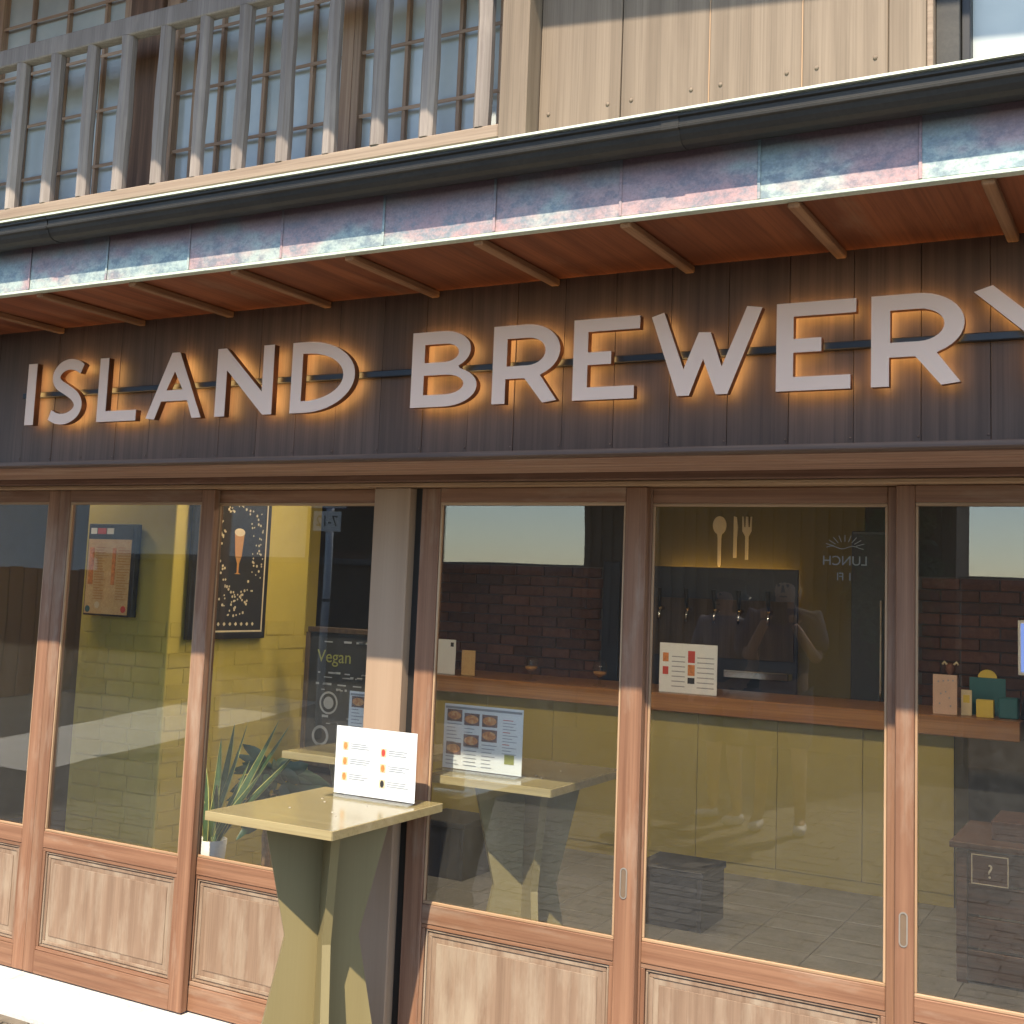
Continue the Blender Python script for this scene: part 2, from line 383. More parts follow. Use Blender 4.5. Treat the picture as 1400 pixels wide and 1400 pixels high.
# sunlit band of road across the street, its brightness put into the colour
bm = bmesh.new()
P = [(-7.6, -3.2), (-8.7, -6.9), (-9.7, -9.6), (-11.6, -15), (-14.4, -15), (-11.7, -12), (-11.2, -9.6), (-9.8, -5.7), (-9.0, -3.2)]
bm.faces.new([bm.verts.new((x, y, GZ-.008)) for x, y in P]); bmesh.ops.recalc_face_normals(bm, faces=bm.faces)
struct(obj('sunlit_road', bm, M['sunlit_road']))
# paved forecourt
bm = bmesh.new(); abox(bm, -6.4, 2.6, -6.0, -.62, GZ-.05, GZ-.006)
court = struct(obj('pavement', bm, M['sand']))
bm = bmesh.new(); abox(bm, -.097, .097, -.047, .047, -.012, 0, .003)
pm = bpy.data.meshes.new('paver'); bm.to_mesh(pm); bm.free(); pm.materials.append(M['paver'])
rest = bmesh.new(); cand = []
for j in range(53):
    for i in range(45):
        x = -6.28+i*.2+(.1 if j % 2 else 0); y = -.68-j*.1
        if x > 2.5: continue
        cand.append(((x+1.75)**2+((y+2.0)*.9)**2, x, y))
cand.sort()
for k, (d, x, y) in enumerate(cand):
    dz = random.uniform(-.002, .002)
    if k < 290:
        o = bpy.data.objects.new('paver', pm); COL.objects.link(o); o.parent = court; o.location = (x, y, GZ+dz); o.rotation_euler = (random.uniform(-.008, .008), random.uniform(-.008, .008), 0)
    else:
        abox(rest, x-.097, x+.097, y-.047, y+.047, GZ-.012+dz, GZ+dz)
o = obj('paver', rest, M['paver'], court); o['kind'] = 'stuff'
# apron and drain
struct(box('sill_step', -6.4, 2.6, -.30, .10, GZ-.1, -.012, M['concrete'], None, .006))
dr = thing('drain_cover', 'slotted metal drain cover along the concrete door sill', 'drain', (-1.9, -.46, GZ-.02))
box('channel', -6.4, 2.6, -.615, -.305, GZ-.06, GZ-.035, M['drain_dark'], dr, 0)
for s in range(9):
    x0 = -6.4+s; bm = bmesh.new()
    abox(bm, x0+.004, x0+.996, -.613, -.575, GZ-.03, GZ); abox(bm, x0+.004, x0+.996, -.345, -.307, GZ-.03, GZ); abox(bm, x0+.004, x0+.996, -.475, -.445, GZ-.03, GZ-.001)
    for k in range(40):
        xa = x0+.012+k*.0246
        abox(bm, xa, xa+.013, -.574, -.476, GZ-.03, GZ-.003); abox(bm, xa, xa+.013, -.444, -.346, GZ-.03, GZ-.003)
    obj('grate_section', bm, M['grate'], dr)

# ================================================================== SHOP BUILDING: interior shell
fl = struct(box('floor', -6.2, 1.6, .10, 4.5, -.05, FZ-.004, M['mortar'], None, 0))
bm = bmesh.new(); abox(bm, -.1485, .1485, -.1485, .1485, -.0035, 0, .001); tm = bpy.data.meshes.new('floor_tile'); bm.to_mesh(tm); bm.free(); tm.materials.append(M['floor'])
for i_ in range(18):
    for j_ in range(14):
        o = bpy.data.objects.new('floor_tile', tm); COL.objects.link(o); o.parent = fl; o.location = (-4.8+i_*.3, .26+j_*.3, FZ+random.uniform(-.0004, .0004))
struct(box('ceiling', -6.2, 1.6, .10, 4.5, 2.401, 2.44, M['ceiling'], None, 0))
bw = struct(box('wall_back', -6.2, 1.6, 4.3, 4.5, FZ, 2.40, M['dark_wall'], None, 0))
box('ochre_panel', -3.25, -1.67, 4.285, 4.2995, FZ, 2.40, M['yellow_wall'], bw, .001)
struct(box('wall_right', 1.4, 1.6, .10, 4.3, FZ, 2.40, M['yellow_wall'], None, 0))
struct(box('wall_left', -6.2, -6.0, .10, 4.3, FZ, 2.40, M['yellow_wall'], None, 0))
for (lx, ly, ll) in ((-4.95, .45, .5), (-3.0, 1.15, 1.5), (-1.2, 1.25, 1.2)):  # unseen lamps added to brighten the room, form and places invented
    lm = thing('unseen_fill_lamp', 'added unseen linear warm lamp over '+{-4.95: 'the shelf unit', -3.0: 'the middle of the room', -1.2: 'the crate'}[lx], 'lamp', (lx, ly, 2.40))
    box('housing', lx-ll/2-.01, lx+ll/2+.01, ly-.035, ly+.035, 2.375, 2.4005, M['frame_black'], lm, .002)
    box('diffuser', lx-ll/2, lx+ll/2, ly-.028, ly+.028, 2.366, 2.3745, M['lamp'], lm, 0)
struct(box('wall_end', -5.999, -4.551, 2.5, 2.6, FZ, 2.40, M['olive'], None, .002))
sw = struct(box('wall_side', -4.55, -3.985, .80, 1.78, FZ, 2.40, M['olive'], None, .004))
def brick_mesh(l, h, d, mat, name='brick'):
    bm = bmesh.new(); abox(bm, -l/2, l/2, -d, 0, -h/2, h/2, .0025)
    me = bpy.data.meshes.new(name); bm.to_mesh(me); bm.free(); me.materials.append(mat); return me
# dark brick facing behind the bar
for x0, x1 in ((-5.35, -3.32), (-1.45, .75)):
    box('mortar_bed', x0, x1, 4.286, 4.3, FZ, 1.655, M['mortar'], bw, 0)
b_full = brick_mesh(.212, .063, .022, M['brick'])
for x0, x1 in ((-5.3, -3.33), (-1.44, .7)):
    for j in range(12):
        z = .845+j*.07
        x = x0+.11+(.11 if j % 2 else 0)
        while x < x1-.09:
            o = bpy.data.objects.new('brick', b_full); COL.objects.link(o); o.parent = bw
            o.location = (x, 4.287+random.uniform(-.002, .002), z); x += .22
# olive painted brick dado on the side wall
ob = brick_mesh(.216, .067, .0028, M['olive_brick'])
oh = brick_mesh(.172, .067, .0028, M['olive_brick'])
for j in range(18):
    z = .05+j*.07
    for k in range(4):                               # face turned to the room (+X)
        o = bpy.data.objects.new('brick', ob); COL.objects.link(o); o.parent = sw
        o.location = (-3.986+random.uniform(-.0015, .0015), .92+k*.22+(.0 if j % 2 else .10), z); o.rotation_euler = (0, 0, R(90))
    for k in range(3):
        o = bpy.data.objects.new('brick', oh); COL.objects.link(o); o.parent = sw
        o.location = (-4.455+k*.175+(.02 if j % 2 else 0), .8005+random.uniform(-.0012, .0012), z)

# ================================================================== FACADE
# -- sign wall: a projecting box faced with dark vertical boards
swall = thing('sign_wall', 'dark stained vertical board wall behind the glowing letters', 'wall', (-2, -.4, 1.855))
box('box_body', -6.3, 1.5, -.402, .10, 1.8475, 2.40, M['frame_black'], swall, 0)
sx = [-2.333, -2.182, -2.021, -1.873, -1.722, -1.576, -1.429, -1.279, -1.123, -.970, -.815, -.659, -.505, -.354]
seams = [sx[0]-.1518*k for k in range(26, 0, -1)]+sx+[sx[-1]+.153*k for k in range(1, 13)]
for a, b in zip(seams, seams[1:]):
    dy = random.uniform(-.0012, .0012)
    box('board', a+.0006, b-.0006, -.419+dy, -.4025, 1.855, 2.338, M['sign'], swall, .0009)
    bm = bmesh.new(); bmesh.ops.create_uvsphere(bm, u_segments=6, v_segments=4, radius=.0025, matrix=Matrix.Translation((b-.006, -.420, 1.870)))
    obj('nail', bm, M['ledge'], swall)
box('ledge', -6.3, 1.5, -.458, -.403, 1.8385, 1.8540, M['ledge'], swall, .003)
for k in range(6):
    box('underside_board', -6.3, 1.5, -.402+k*.058, -.402+k*.058+.0565, 1.834+random.uniform(0, .002), 1.8470, M['underside'], swall, .002)
rail = tag(box('sign_rail', -3.54, .05, -.4385, -.4205, 2.081, 2.100, M['black_metal'], None, .002), 'thin black horizontal rail running behind the glowing letters', 'rail')
# -- lintel
li = thing('lintel', 'long weathered brown timber lintel above the sliding doors', 'beam', (-2, 0, 1.80))
box('beam', -6.3, 1.5, -.052, .075, 1.8135, 1.8465, M['lintel'], li, .004)
box('groove_strip', -6.3, 1.5, -.040, .075, 1.798, 1.8125, M['bead']['X'], li, .003)
# -- posts
def post(x0, x1, label):
    p = thing('post', label, 'post', ((x0+x1)/2, .02, 0))
    box('shaft', x0, x1, -.036, .075, .06, 1.797, M['post'], p, .004)
    box('plinth', x0-.006, x1+.006, -.042, .075, -.0115, .0595, M['concrete'], p, .004)
post(-2.298, -2.158, 'square brown timber post between the two sets of sliding doors')
post(.17, .31, 'square timber post beyond the door with a shop crate behind it')
post(-4.72, -4.58, 'square timber post at the end of the doors by the olive room')
box_l = tag(box('wall_panel', -6.3, -4.73, -.02, .06, -.011, 1.797, M['dark_timber'], None, .003), 'dark timber wall panel beyond the end post', 'wall')
box_r = tag(box('wall_panel', .32, 1.5, -.02, .06, -.011, 1.797, M['dark_timber'], None, .003), 'dark timber wall panel at the far side of the doorway', 'wall')
tag(box('gap_shade_strip', -2.1575, -2.1275, .004, .03, 0, 1.797, M['frame_black'], None, 0), 'black strip imitating shade in the gap between post and door', 'strip')  # dark strip added so the open gap shows as shade
# -- doors
def door(x0, x1, sl, sr, yf, label, pull=None):
    y1 = yf+.032; zb, zt = -.006, 1.815
    D = thing('sliding_door', label, 'door', ((x0+x1)/2, yf, 0))
    D['group'] = 'sliding doors of the shopfront'
    a, b = x0+sl, x1-sr
    box('stile', x0, a, yf, y1, zb, zt if yf > 0 else 1.797, M['door']['Z'], D, .003)
    s2 = box('stile', b, x1, yf, y1, zb, 1.797, M['door']['Z'], D, .003)
    box('rail', a+.0005, b-.0005, yf+.001, y1-.001, 1.752, 1.797, M['door']['X'], D, .002)
    box('rail', a+.0005, b-.0005, yf+.001, y1-.001, .450, .508, M['door']['X'], D, .002)
    box('rail', a+.0005, b-.0005, yf+.001, y1-.001, zb, .078, M['door']['X'], D, .002)
    # glazing beads
    for (u0, u1, w0, w1, ax) in ((a, b, 1.742, 1.7515, 'X'), (a, b, .5085, .517, 'X'), (a, a+.008, .5175, 1.7415, 'Z'), (b-.008, b, .5175, 1.7415, 'Z')):
        box('bead', u0+.0008, u1-.0008, yf+.004, yf+.0135, w0, w1, M['bead'][ax], D, .0015)
    box('pane', a+.001, b-.001, yf+.0145, yf+.0185, .510, 1.7505, M['glass'], D, 0)
    # panel with stepped moulding
    box('panel', a+.001, b-.001, yf+.016, y1-.004, .079, .449, M['panel'], D, 0)
    P_ = [(.0, .013, yf+.004), (.0145, .021, yf+.008), (.024, .036, yf+.0125)]
    for (o0, o1, yy) in P_:
        for (u0, u1, w0, w1, ax) in ((a+o0, b-o0, .449-o1, .449-o0, 'X'), (a+o0, b-o0, .079+o0, .079+o1, 'X'), (a+o0, a+o1, .079+o1, .449-o1, 'Z'), (b-o1, b-o0, .079+o1, .449-o1, 'Z')):
            box('moulding', u0+.0004, u1-.0004, yy, yf+.0158, w0+.0004, w1-.0004, M['panel'] if o0 > 0 else M['door'][ax], D, .0012)
    w = b-a
    for f_ in (.36, .71):
        box('panel_board', a+.045+(w-.09)*(f_-.35)+.001, a+.045+(w-.09)*(f_ if f_ < .7 else 1.0)-.001, yf+.0125, yf+.0158, .128, .402, M['panel'], D, .0012) if False else None
    box('raised_field', a+.052, b-.052, yf+.0135, yf+.0158, .134, .396, M['panel'], D, .0018)
    if pull is not None:
        bm = bmesh.new()
        me = curve_mesh([arc(0, .032, .011, .011, 0, 180, 8)+arc(0, -.032, .011, .011, 180, 360, 8), arc(0, .032, .0075, .0075, 0, 180, 8)+arc(0, -.032, .0075, .0075, 180, 360, 8)], .002)
        pl = place('finger_pull', me, M['pull'], D, Matrix.Translation((pull, yf-.0012, .668)) @ FACADE)
        me = curve_mesh([arc(0, .032, .0072, .0072, 0, 180, 8)+arc(0, -.032, .0072, .0072, 180, 360, 8)], .0006)
        place('recess', me, M['bark'], pl, Matrix.Translation((pull, yf-.0004, .668)) @ FACADE)
    return D
FY, RY = -.012, .0225
door(-4.575, -3.811, .06, .058, FY, 'glazed wooden sliding door next to the end post by the olive room')
door(-3.809, -3.012, .058, .06, FY, 'glazed wooden sliding door in front of the tan wall poster')
door(-3.086, -2.27, .062, .06, RY, 'glazed wooden sliding door in front of the potted snake plant')
door(-2.127, -1.346, .070, .066, FY, 'glazed wooden sliding door beside the post, small oval pull at its edge', -1.385)
door(-1.400, -.612, .058, .056, RY, 'glazed wooden sliding door set behind its neighbours, facing the beer taps')
door(-.640, .165, .048, .062, FY, 'glazed wooden sliding door with the shop crate behind its glass', -.617)

# -- eave
ev = thing('eave', 'low eave with patinated copper fascia, dark gutter and red brown soffit', 'eave', (-2, -.6, 2.33))
cs = [-3.028, -2.700, -2.381, -2.053, -1.727, -1.406, -1.079, -.759, -.429]
cs = [cs[0]-.325*k for k in range(10, 0, -1)]+cs+[cs[-1]+.325*k for k in range(1, 7)]
for a, b in zip(cs, cs[1:]):
    d = random.uniform(-.001, .001)
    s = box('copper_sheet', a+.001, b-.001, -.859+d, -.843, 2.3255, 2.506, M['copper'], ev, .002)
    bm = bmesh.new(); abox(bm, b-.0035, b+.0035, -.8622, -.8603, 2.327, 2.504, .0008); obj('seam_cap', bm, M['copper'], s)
box('drip_edge', -6.3, 1.5, -.8635, -.838, 2.3175, 2.325, M['flash'], ev, .001)
gp = [(-.8605, 2.506), (-.8605, 2.480), (-.867, 2.461), (-.880, 2.450), (-.900, 2.4455), (-.920, 2.447), (-.932, 2.453), (-.940, 2.463), (-.944, 2.473), (-.950, 2.476), (-.951, 2.481), (-.946, 2.484), (-.9475, 2.497), (-.954, 2.500), (-.954, 2.506), (-.946, 2.507), (-.938, 2.492)]
bm = bmesh.new(); aprofile(bm, gp, -6.3, 1.5); obj('gutter', bm, M['gutter'], ev)
for xg in (-4.4, -2.9, -.95, .5):
    bm = bmesh.new(); aprofile(bm, [(y-.0015 if y < -.87 else y, z-(.0015 if z < 2.5 else -.0005)) for y, z in gp], xg, xg+.04); obj('gutter_joint', bm, M['gutter'], ev)
bm = bmesh.new(); aprofile(bm, [(-.962, 2.5085), (-.961, 2.514), (-.105, 2.872), (-.105, 2.855), (-.950, 2.5082)], -6.3, 1.5); obj('roof_sheet', bm, M['flash'], ev)
rx_ = sorted([-.305-.385*k for k in range(16)]+[-.305+.385*k for k in range(1, 5)])
for x in rx_: box('rafter', x-.013, x+.013, -.842, -.420, 2.306, 2.3250, M['rafter'], ev, .003)
ed = [-6.3]+rx_+[1.5]
for a, b in zip(ed, ed[1:]):
    box('soffit_board', a+.001, b-.001, -.842, -.420, 2.3255, 2.336, M['soffit'], ev, .001)

# -- upper storey
us = thing('upper_wall', 'pale weathered vertical board wall of the upper storey with round nail heads', 'wall', (-1.2, -.1, 2.88))
box('backing', -1.80, -.55, -.085, .0, 2.80, 4.2, M['dark_timber'], us, 0)
box('corner_board', -1.805, -1.709, -.178, -.0855, 2.846, 4.2, M['upper'], us, .003)
bs = [-1.707, -1.43, -1.153, -.882, -.647]
for a, b in zip(bs, bs[1:]):
    box('board', a+.0018, b-.0018, -.100, -.0855, 2.876, 4.2, M['upper'], us, .002)
    if b > -1.2 and b < -.7: box('gap_strip', b-.0016, b+.0016, -.0985, -.0856, 2.885, 4.2, M['bead']['Z'], us, 0)
box('corner_board', -.645, -.549, -.112, -.0855, 2.872, 4.2, M['upper'], us, .003)
box('corner_edge', -.548, -.532, -.106, -.05, 2.88, 4.2, M['uprail'], us, .002)
for x in (-1.671, -1.471, -1.394, -1.206, -1.117, -.924, -.84, -.682):
    for z in (2.946, 3.55):
        bm = bmesh.new(); bmesh.ops.create_uvsphere(bm, u_segments=10, v_segments=6, radius=.0062, matrix=Matrix.Translation((x, -.1012, z)) @ Matrix.Diagonal((1, .6, 1, 1)))
        obj('nail', bm, M['upper'], us, True)
# window with dark frame at the far side
w4 = thing('upper_window', 'upper window with a dark metal frame beside the pale board wall', 'window', (.1, 0, 2.9))
box('frame', -.531, -.47, -.07, .02, 2.86, 4.2, M['gutter'], w4, .002)
box('frame', -.469, -.447, -.05, .02, 2.86, 4.2, M['frame_black'], w4, .002)
box('frame', -.446, 1.5, -.06, .02, 2.82, 2.885, M['gutter'], w4, .002)
box('pane', -.446, 1.5, -.012, -.006, 2.886, 4.2, M['frost'], w4, 0)
# lattice railing
lr = thing('lattice_railing', 'weathered grey timber lattice railing in front of the upper windows', 'railing', (-3, -.15, 2.87))
box('bottom_rail', -6.3, -1.807, -.174, -.105, 2.868, 2.912, M['uprail'], lr, .004)
box('top_rail', -6.3, -1.807, -.176, -.124, 3.518, 3.592, M['uppost'], lr, .004)
px = [-4.058+.198*k for k in range(-11, 0)]+[-4.058, -3.854, -3.658, -3.463, -3.267, -3.073, -2.877, -2.676, -2.477, -2.276, -2.082, -1.878]
for x in px:
    bm = bmesh.new(); r = random.uniform(.026, .031); ph = random.uniform(0, 6)
    rings = []
    for k in range(11):
        z = 2.912+k*(3.518-2.912)/10
        rr = r*(1+.035*math.sin(k*.9+ph)+random.uniform(-.025, .025)); ox = .0018*math.sin(k*.55+ph)
        rings.append([bm.verts.new((x+ox+rr*math.cos(R(22.5+45*q))*(1.0 if q % 2 else .97), -.15+rr*math.sin(R(22.5+45*q)), z)) for q in range(8)])
    for a, b in zip(rings, rings[1:]):
        for q in range(8): bm.faces.new((a[q], a[(q+1) % 8], b[(q+1) % 8], b[q]))
    bm.faces.new(rings[0][::-1]); bm.faces.new(rings[-1]); obj('baluster', bm, M['uppost'], lr)
# sliding windows behind it
def upwin(x0, x1, xs, label, jl=.05, jr=.05):
    w = thing('upper_window', label, 'window', ((x0+x1)/2, .05, 2.87))
    box('frame', x0, x0+jl, .02, .075, 2.87, 4.2, M['muntin']['Z'], w, .002); box('frame', x1-jr, x1, .02, .075, 2.87, 4.2, M['muntin']['Z'], w, .002)
    box('frame', x0+jl, x1-jr, .02, .075, 2.87, 2.905, M['muntin']['X'], w, .002)
    for x in xs: box('muntin', x-.007, x+.007, .034, .054, 2.9055, 4.2, M['muntin']['Z'], w, .001)
    zs = [2.9055, 3.12, 3.355, 3.59, 3.825, 4.2]
    for z in zs[1:-1]: box('muntin', x0+jl, x1-jr, .031, .0335, z-.007, z+.007, M['muntin']['X'], w, .0008)
    xx = [x0+jl]+list(xs)+[x1-jr]
    for a, b in zip(xx, xx[1:]):
        for c, d in zip(zs, zs[1:]):
            box('pane', a, b, .0545+random.uniform(-.001, .001), .0575, c, d, M['frost'], w, 0)
upwin(-5.6, -4.50, (-5.30, -5.05, -4.78), 'upper frosted window far along the railing')
upwin(-4.495, -3.645, (-4.27, -4.045, -3.82), 'upper frosted window beside the dark cracked timber post')
upwin(-3.46, -2.53, (-3.30, -3.17, -2.95, -2.725), 'upper frosted window between the dark post and the middle jamb', .07, .05)
upwin(-2.528, -1.81, (-2.44, -2.31, -2.09, -1.93), 'upper frosted window next to the pale board wall', .03, .02)
dp = tag(box('window_post', -3.64, -3.465, .0, .08, 2.87, 4.2, M['dark_post'], None, .004), 'dark cracked timber post between two upper windows', 'post')
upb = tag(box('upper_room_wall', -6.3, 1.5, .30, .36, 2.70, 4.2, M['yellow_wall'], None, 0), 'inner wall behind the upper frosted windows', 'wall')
# upper roof eaves that shade the upper storey
ue = thing('upper_eave', 'projecting upper eave of boards shading the railing and windows', 'eave', (-4, -.4, 4.2))
box('eave_board', -6.3, -1.83, -1.075, .36, 4.20, 4.24, M['soffit'], ue, .003)
box('fascia', -6.3, -1.83, -1.098, -1.0755, 4.19, 4.28, M['uprail'], ue, .003)
bm = bmesh.new(); abox(bm, -1.829, 1.5, -.825, .36, 4.20, 4.24, .002)
for q in bm.verts:
    if q.co.y < -.4: q.co.y += -.075*(q.co.x+1.83)
obj('eave_board', bm, M['soffit'], ue)
box('roof_body', -6.3, 1.5, -.40, .36, 4.2405, 4.6, M['roof'], ue, .003)

# ================================================================== SIGN LETTERS
Z0, Z1 = 2.047, 2.290                     # glyphs are drawn 0.243 high, then set at the sign's size
CAP = .214; SC = CAP/.243; BASE = 1.9797
def rect(x0, x1, z0, z1): return [(x0, z0), (x1, z0), (x1, z1), (x0, z1)]
def Eo(x0, x1):
    m0, m1 = 2.152, 2.190
    return [(x0, Z0), (x1-.014, Z0), (x1-.014, Z0+.038), (x0+.047, Z0+.038), (x0+.047, m0), (x0+.123, m0), (x0+.123, m1), (x0+.047, m1), (x0+.047, Z1-.038), (x1, Z1-.038), (x1, Z1), (x0, Z1)]
def Ro(x0, x1):
    bw_ = x1-x0; cxo = x0+.115; ry = (Z1-2.124)/2; cz = (Z1+2.124)/2
    out = [(x0, Z0), (x0+.046, Z0), (x0+.046, 2.1235), (x0+.112, 2.1235), (x0+.176, 2.046), (x0+.223, 2.052), (x0+.165, 2.131)]
    out += arc(cxo, cz, bw_-.115, ry, -62, 90, 16)+[(x0, Z1)]
    hz = (2.1625+2.2485)/2; hr = (2.2485-2.1625)/2
    hole = [(x0+.0485, 2.1625)]+arc(x0+.120, hz, bw_-.120-.049, hr, -90, 90, 14)+[(x0+.0485, 2.2485)]
    return [out, hole]
def Do(x0, x1):
    cz = (Z0+Z1)/2; cx = x0+.06
    out = [(x0, Z0)]+arc(cx, cz, x1-cx, (Z1-Z0)/2, -90, 90, 26)+[(x0, Z1)]
    hole = [(x0+.045, Z0+.040)]+arc(cx, cz, x1-cx-.047, (Z1-Z0)/2-.040, -90, 90, 24)+[(x0+.045, Z1-.040)]
    return [out, hole]
def Bo(x0):
    zt = 2.170
    out = [(x0, Z0)]+arc(x0+.125, (Z0+zt+.004)/2, .119, (zt+.004-Z0)/2, -90, 62, 14)+arc(x0+.115, (zt-.006+Z1)/2, .103, (Z1-zt+.006)/2, -55, 90, 14)+[(x0, Z1)]
    h1 = [(x0+.047, 2.190)]+arc(x0+.125, 2.2195, .050, .0295, -90, 90, 10)+[(x0+.047, 2.249)]
    h2 = [(x0+.047, 2.086)]+arc(x0+.130, 2.1175, .066, .0315, -90, 90, 10)+[(x0+.047, 2.149)]
    return [out, h1, h2]
def So():
    ctl = [(-3.640, 2.2565), (-3.672, 2.2715), (-3.715, 2.2770), (-3.756, 2.2640), (-3.779, 2.2340), (-3.765, 2.2030), (-3.715, 2.1765), (-3.669, 2.1495), (-3.650, 2.1160), (-3.668, 2.0850), (-3.712, 2.0665), (-3.760, 2.0670), (-3.802, 2.0830)]
    pts = []
    for i in range(len(ctl)-1):
        p0 = ctl[max(i-1, 0)]; p1 = ctl[i]; p2 = ctl[i+1]; p3 = ctl[min(i+2, len(ctl)-1)]
        for k in range(5):
            u = k/5
            pts.append(tuple(.5*((2*p1[q])+(-p0[q]+p2[q])*u+(2*p0[q]-5*p1[q]+4*p2[q]-p3[q])*u*u+(-p0[q]+3*p1[q]-3*p2[q]+p3[q])*u**3) for q in (0, 1)))
    pts.append(ctl[-1]); l_, r_ = [], []
    for i, p in enumerate(pts):
        a, b = pts[max(i-1, 0)], pts[min(i+1, len(pts)-1)]
        dx, dz = b[0]-a[0], b[1]-a[1]; L = math.hypot(dx, dz); nx, nz = -dz/L, dx/L
        l_.append((p[0]+nx*.0205, p[1]+nz*.0205)); r_.append((p[0]-nx*.0205, p[1]-nz*.0205))
    return [l_+r_[::-1]]
Wp = [(-1.312, 2.281), (-1.274, 2.292), (-1.212, 2.123), (-1.168, 2.227), (-1.133, 2.225), (-1.099, 2.125), (-1.028, 2.292), (-.985, 2.285), (-1.081, Z0), (-1.115, Z0), (-1.154, 2.150), (-1.194, Z0), (-1.230, Z0)]
Np = [(-2.966, Z1), (-2.926, Z1), (-2.756, 2.128), (-2.756, Z1), (-2.710, Z1), (-2.708, Z0), (-2.748, Z0), (-2.920, 2.212), (-2.920, Z0), (-2.966, Z0)]
Ap = [[(-3.187, Z1), (-3.149, Z1), (-3.030, Z0), (-3.073, Z0), (-3.101, 2.112), (-3.227, 2.112), (-3.256, Z0), (-3.299, 2.052)], [(-3.168, 2.221), (-3.205, 2.152), (-3.125, 2.152)]]
Yp = [(-.434, 2.281), (-.389, 2.295), (-.271, 2.186), (-.153, 2.295), (-.108, 2.281), (-.248, 2.150), (-.248, Z0), (-.294, Z0), (-.294, 2.150)]
letters = [('I', [rect(-3.951, -3.902, Z0, Z1)], 'capital I that starts the first word'), ('S', So(), 'curved capital S in the first word'),
           ('L', [[(-3.553, Z0), (-3.350, Z0), (-3.350, Z0+.040), (-3.508, Z0+.040), (-3.508, Z1), (-3.553, Z1)]], 'capital L of the first word'),
           ('A', Ap, 'pointed capital A of the first word'), ('N', [Np], 'capital N of the first word'), ('D', Do(-2.628, -2.362), 'round capital D ending the first word'),
           ('B', Bo(-2.138), 'capital B that starts the second word'), ('R', Ro(-1.838, -1.607), 'capital R between the B and an E'), ('E', [Eo(-1.561, -1.349)], 'capital E between an R and the W'),
           ('W', [Wp], 'wide capital W of the second word'), ('E', [Eo(-.944, -.729)], 'capital E straight after the W'), ('R', Ro(-.690, -.457), 'capital R next to the final Y'), ('Y', [Yp], 'final capital Y of the sign')]
left_edges = [-3.477, -3.361, -3.127, -2.903, -2.610, -2.313, -1.881, -1.617, -1.374, -1.155, -.831, -.607, -.382]
for (ch, sp, lab), lx in zip(letters, left_edges):
    gx = min(p[0] for p in sp[0]); sp = [[(lx+(x-gx)*SC, BASE+(z-Z0)*SC) for x, z in q] for q in sp]
    L = thing('sign_letter', 'backlit pinkish metal letter, '+lab, 'letter', (lx, -.46, BASE), 'backlit letters of the shop sign')
    place('return', curve_mesh(sp, .021), M['return'], L, Matrix.Translation((0, -.4605, 0)) @ FACADE)
    place('face', curve_mesh(sp, .0015), M['letter'], L, Matrix.Translation((0, -.4720, 0)) @ FACADE)
    place('led_backlight', curve_mesh(sp, .003, -.006), M['led'], L, Matrix.Translation((0, -.4480, 0)) @ FACADE)

# ================================================================== STANDING TABLES AND MENU CARDS
def board_prof(bm, cx, cy, ang, prof, th):
    c, s = math.cos(ang), math.sin(ang); nx, ny = -s*th/2, c*th/2
    A = [(r, z) for r, z in prof]
    f = [bm.verts.new((cx+r*c+nx, cy+r*s+ny, z)) for r, z in A]; b = [bm.verts.new((cx+r*c-nx, cy+r*s-ny, z)) for r, z in A]
    n = len(A); bm.faces.new(f); bm.faces.new(b[::-1])
    for i in range(n): bm.faces.new((f[i], b[i], b[(i+1) % n], f[(i+1) % n]))
    bmesh.ops.recalc_face_normals(bm, faces=bm.faces)
def make_table(loc, label):
    T = thing('standing_table', label, 'table', loc, 'small standing tables with hourglass legs'); cx, cy, z0 = loc
    bm = bmesh.new(); abox(bm, cx-.223, cx+.223, cy-.2765, cy+.2765, z0+.829, z0+.854, .002); tt = obj('table_top', bm, M['table'], T)
    for (xa, xb, ya, yb) in ((cx-.2235, cx+.2235, cy-.2785, cy-.2767), (cx-.2235, cx+.2235, cy+.2767, cy+.2785), (cx-.2248, cx-.2232, cy-.2764, cy+.2764), (cx+.2232, cx+.2248, cy-.2764, cy+.2764)):
        bm = bmesh.new(); abox(bm, xa, xb, ya, yb, z0+.8292, z0+.8536, .0006); obj('edge_band', bm, M['edge'], tt)
    for sx_, sy_ in ((.06, -.06), (.10, -.10), (-.06, .06), (-.10, .10), (.08, .08), (-.08, -.08)):
        bm = bmesh.new(); bmesh.ops.create_cone(bm, cap_ends=True, segments=10, radius1=.004, radius2=.0035, depth=.0012, matrix=Matrix.Translation((cx+sx_, cy+sy_, z0+.8544))); obj('screw', bm, M['pull'], tt)
    H = .828; zw = .492
    half = lambda s: [(s*.0125, 0), (s*.208, 0), (s*.107, zw), (s*.186, H), (s*.0125, H)]
    full = [(-.208, 0), (.208, 0), (.107, zw), (.186, H), (-.186, H), (-.107, zw)]
    bm = bmesh.new(); board_prof(bm, cx, cy, R(45), [(r, z0+z) for r, z in full], .024); obj('leg_board', bm, M['tleg'], T)
    for s in (1, -1):
        bm = bmesh.new(); board_prof(bm, cx, cy, R(-45), [(r, z0+z) for r, z in half(s)], .024); obj('leg_board', bm, M['tleg'], T)
    for dx, dy in ((.10, -.06), (-.07, .07), (-.10, -.14)):
        bm = bmesh.new(); abox(bm, cx+dx-.028, cx+dx+.028, cy+dy-.02, cy+dy+.02, z0+.817, z0+.8285, .001); obj('bracket', bm, M['tleg'], T)
    return T
make_table((-2.201, -.322, GZ), 'olive painted standing table outdoors in front of the post')
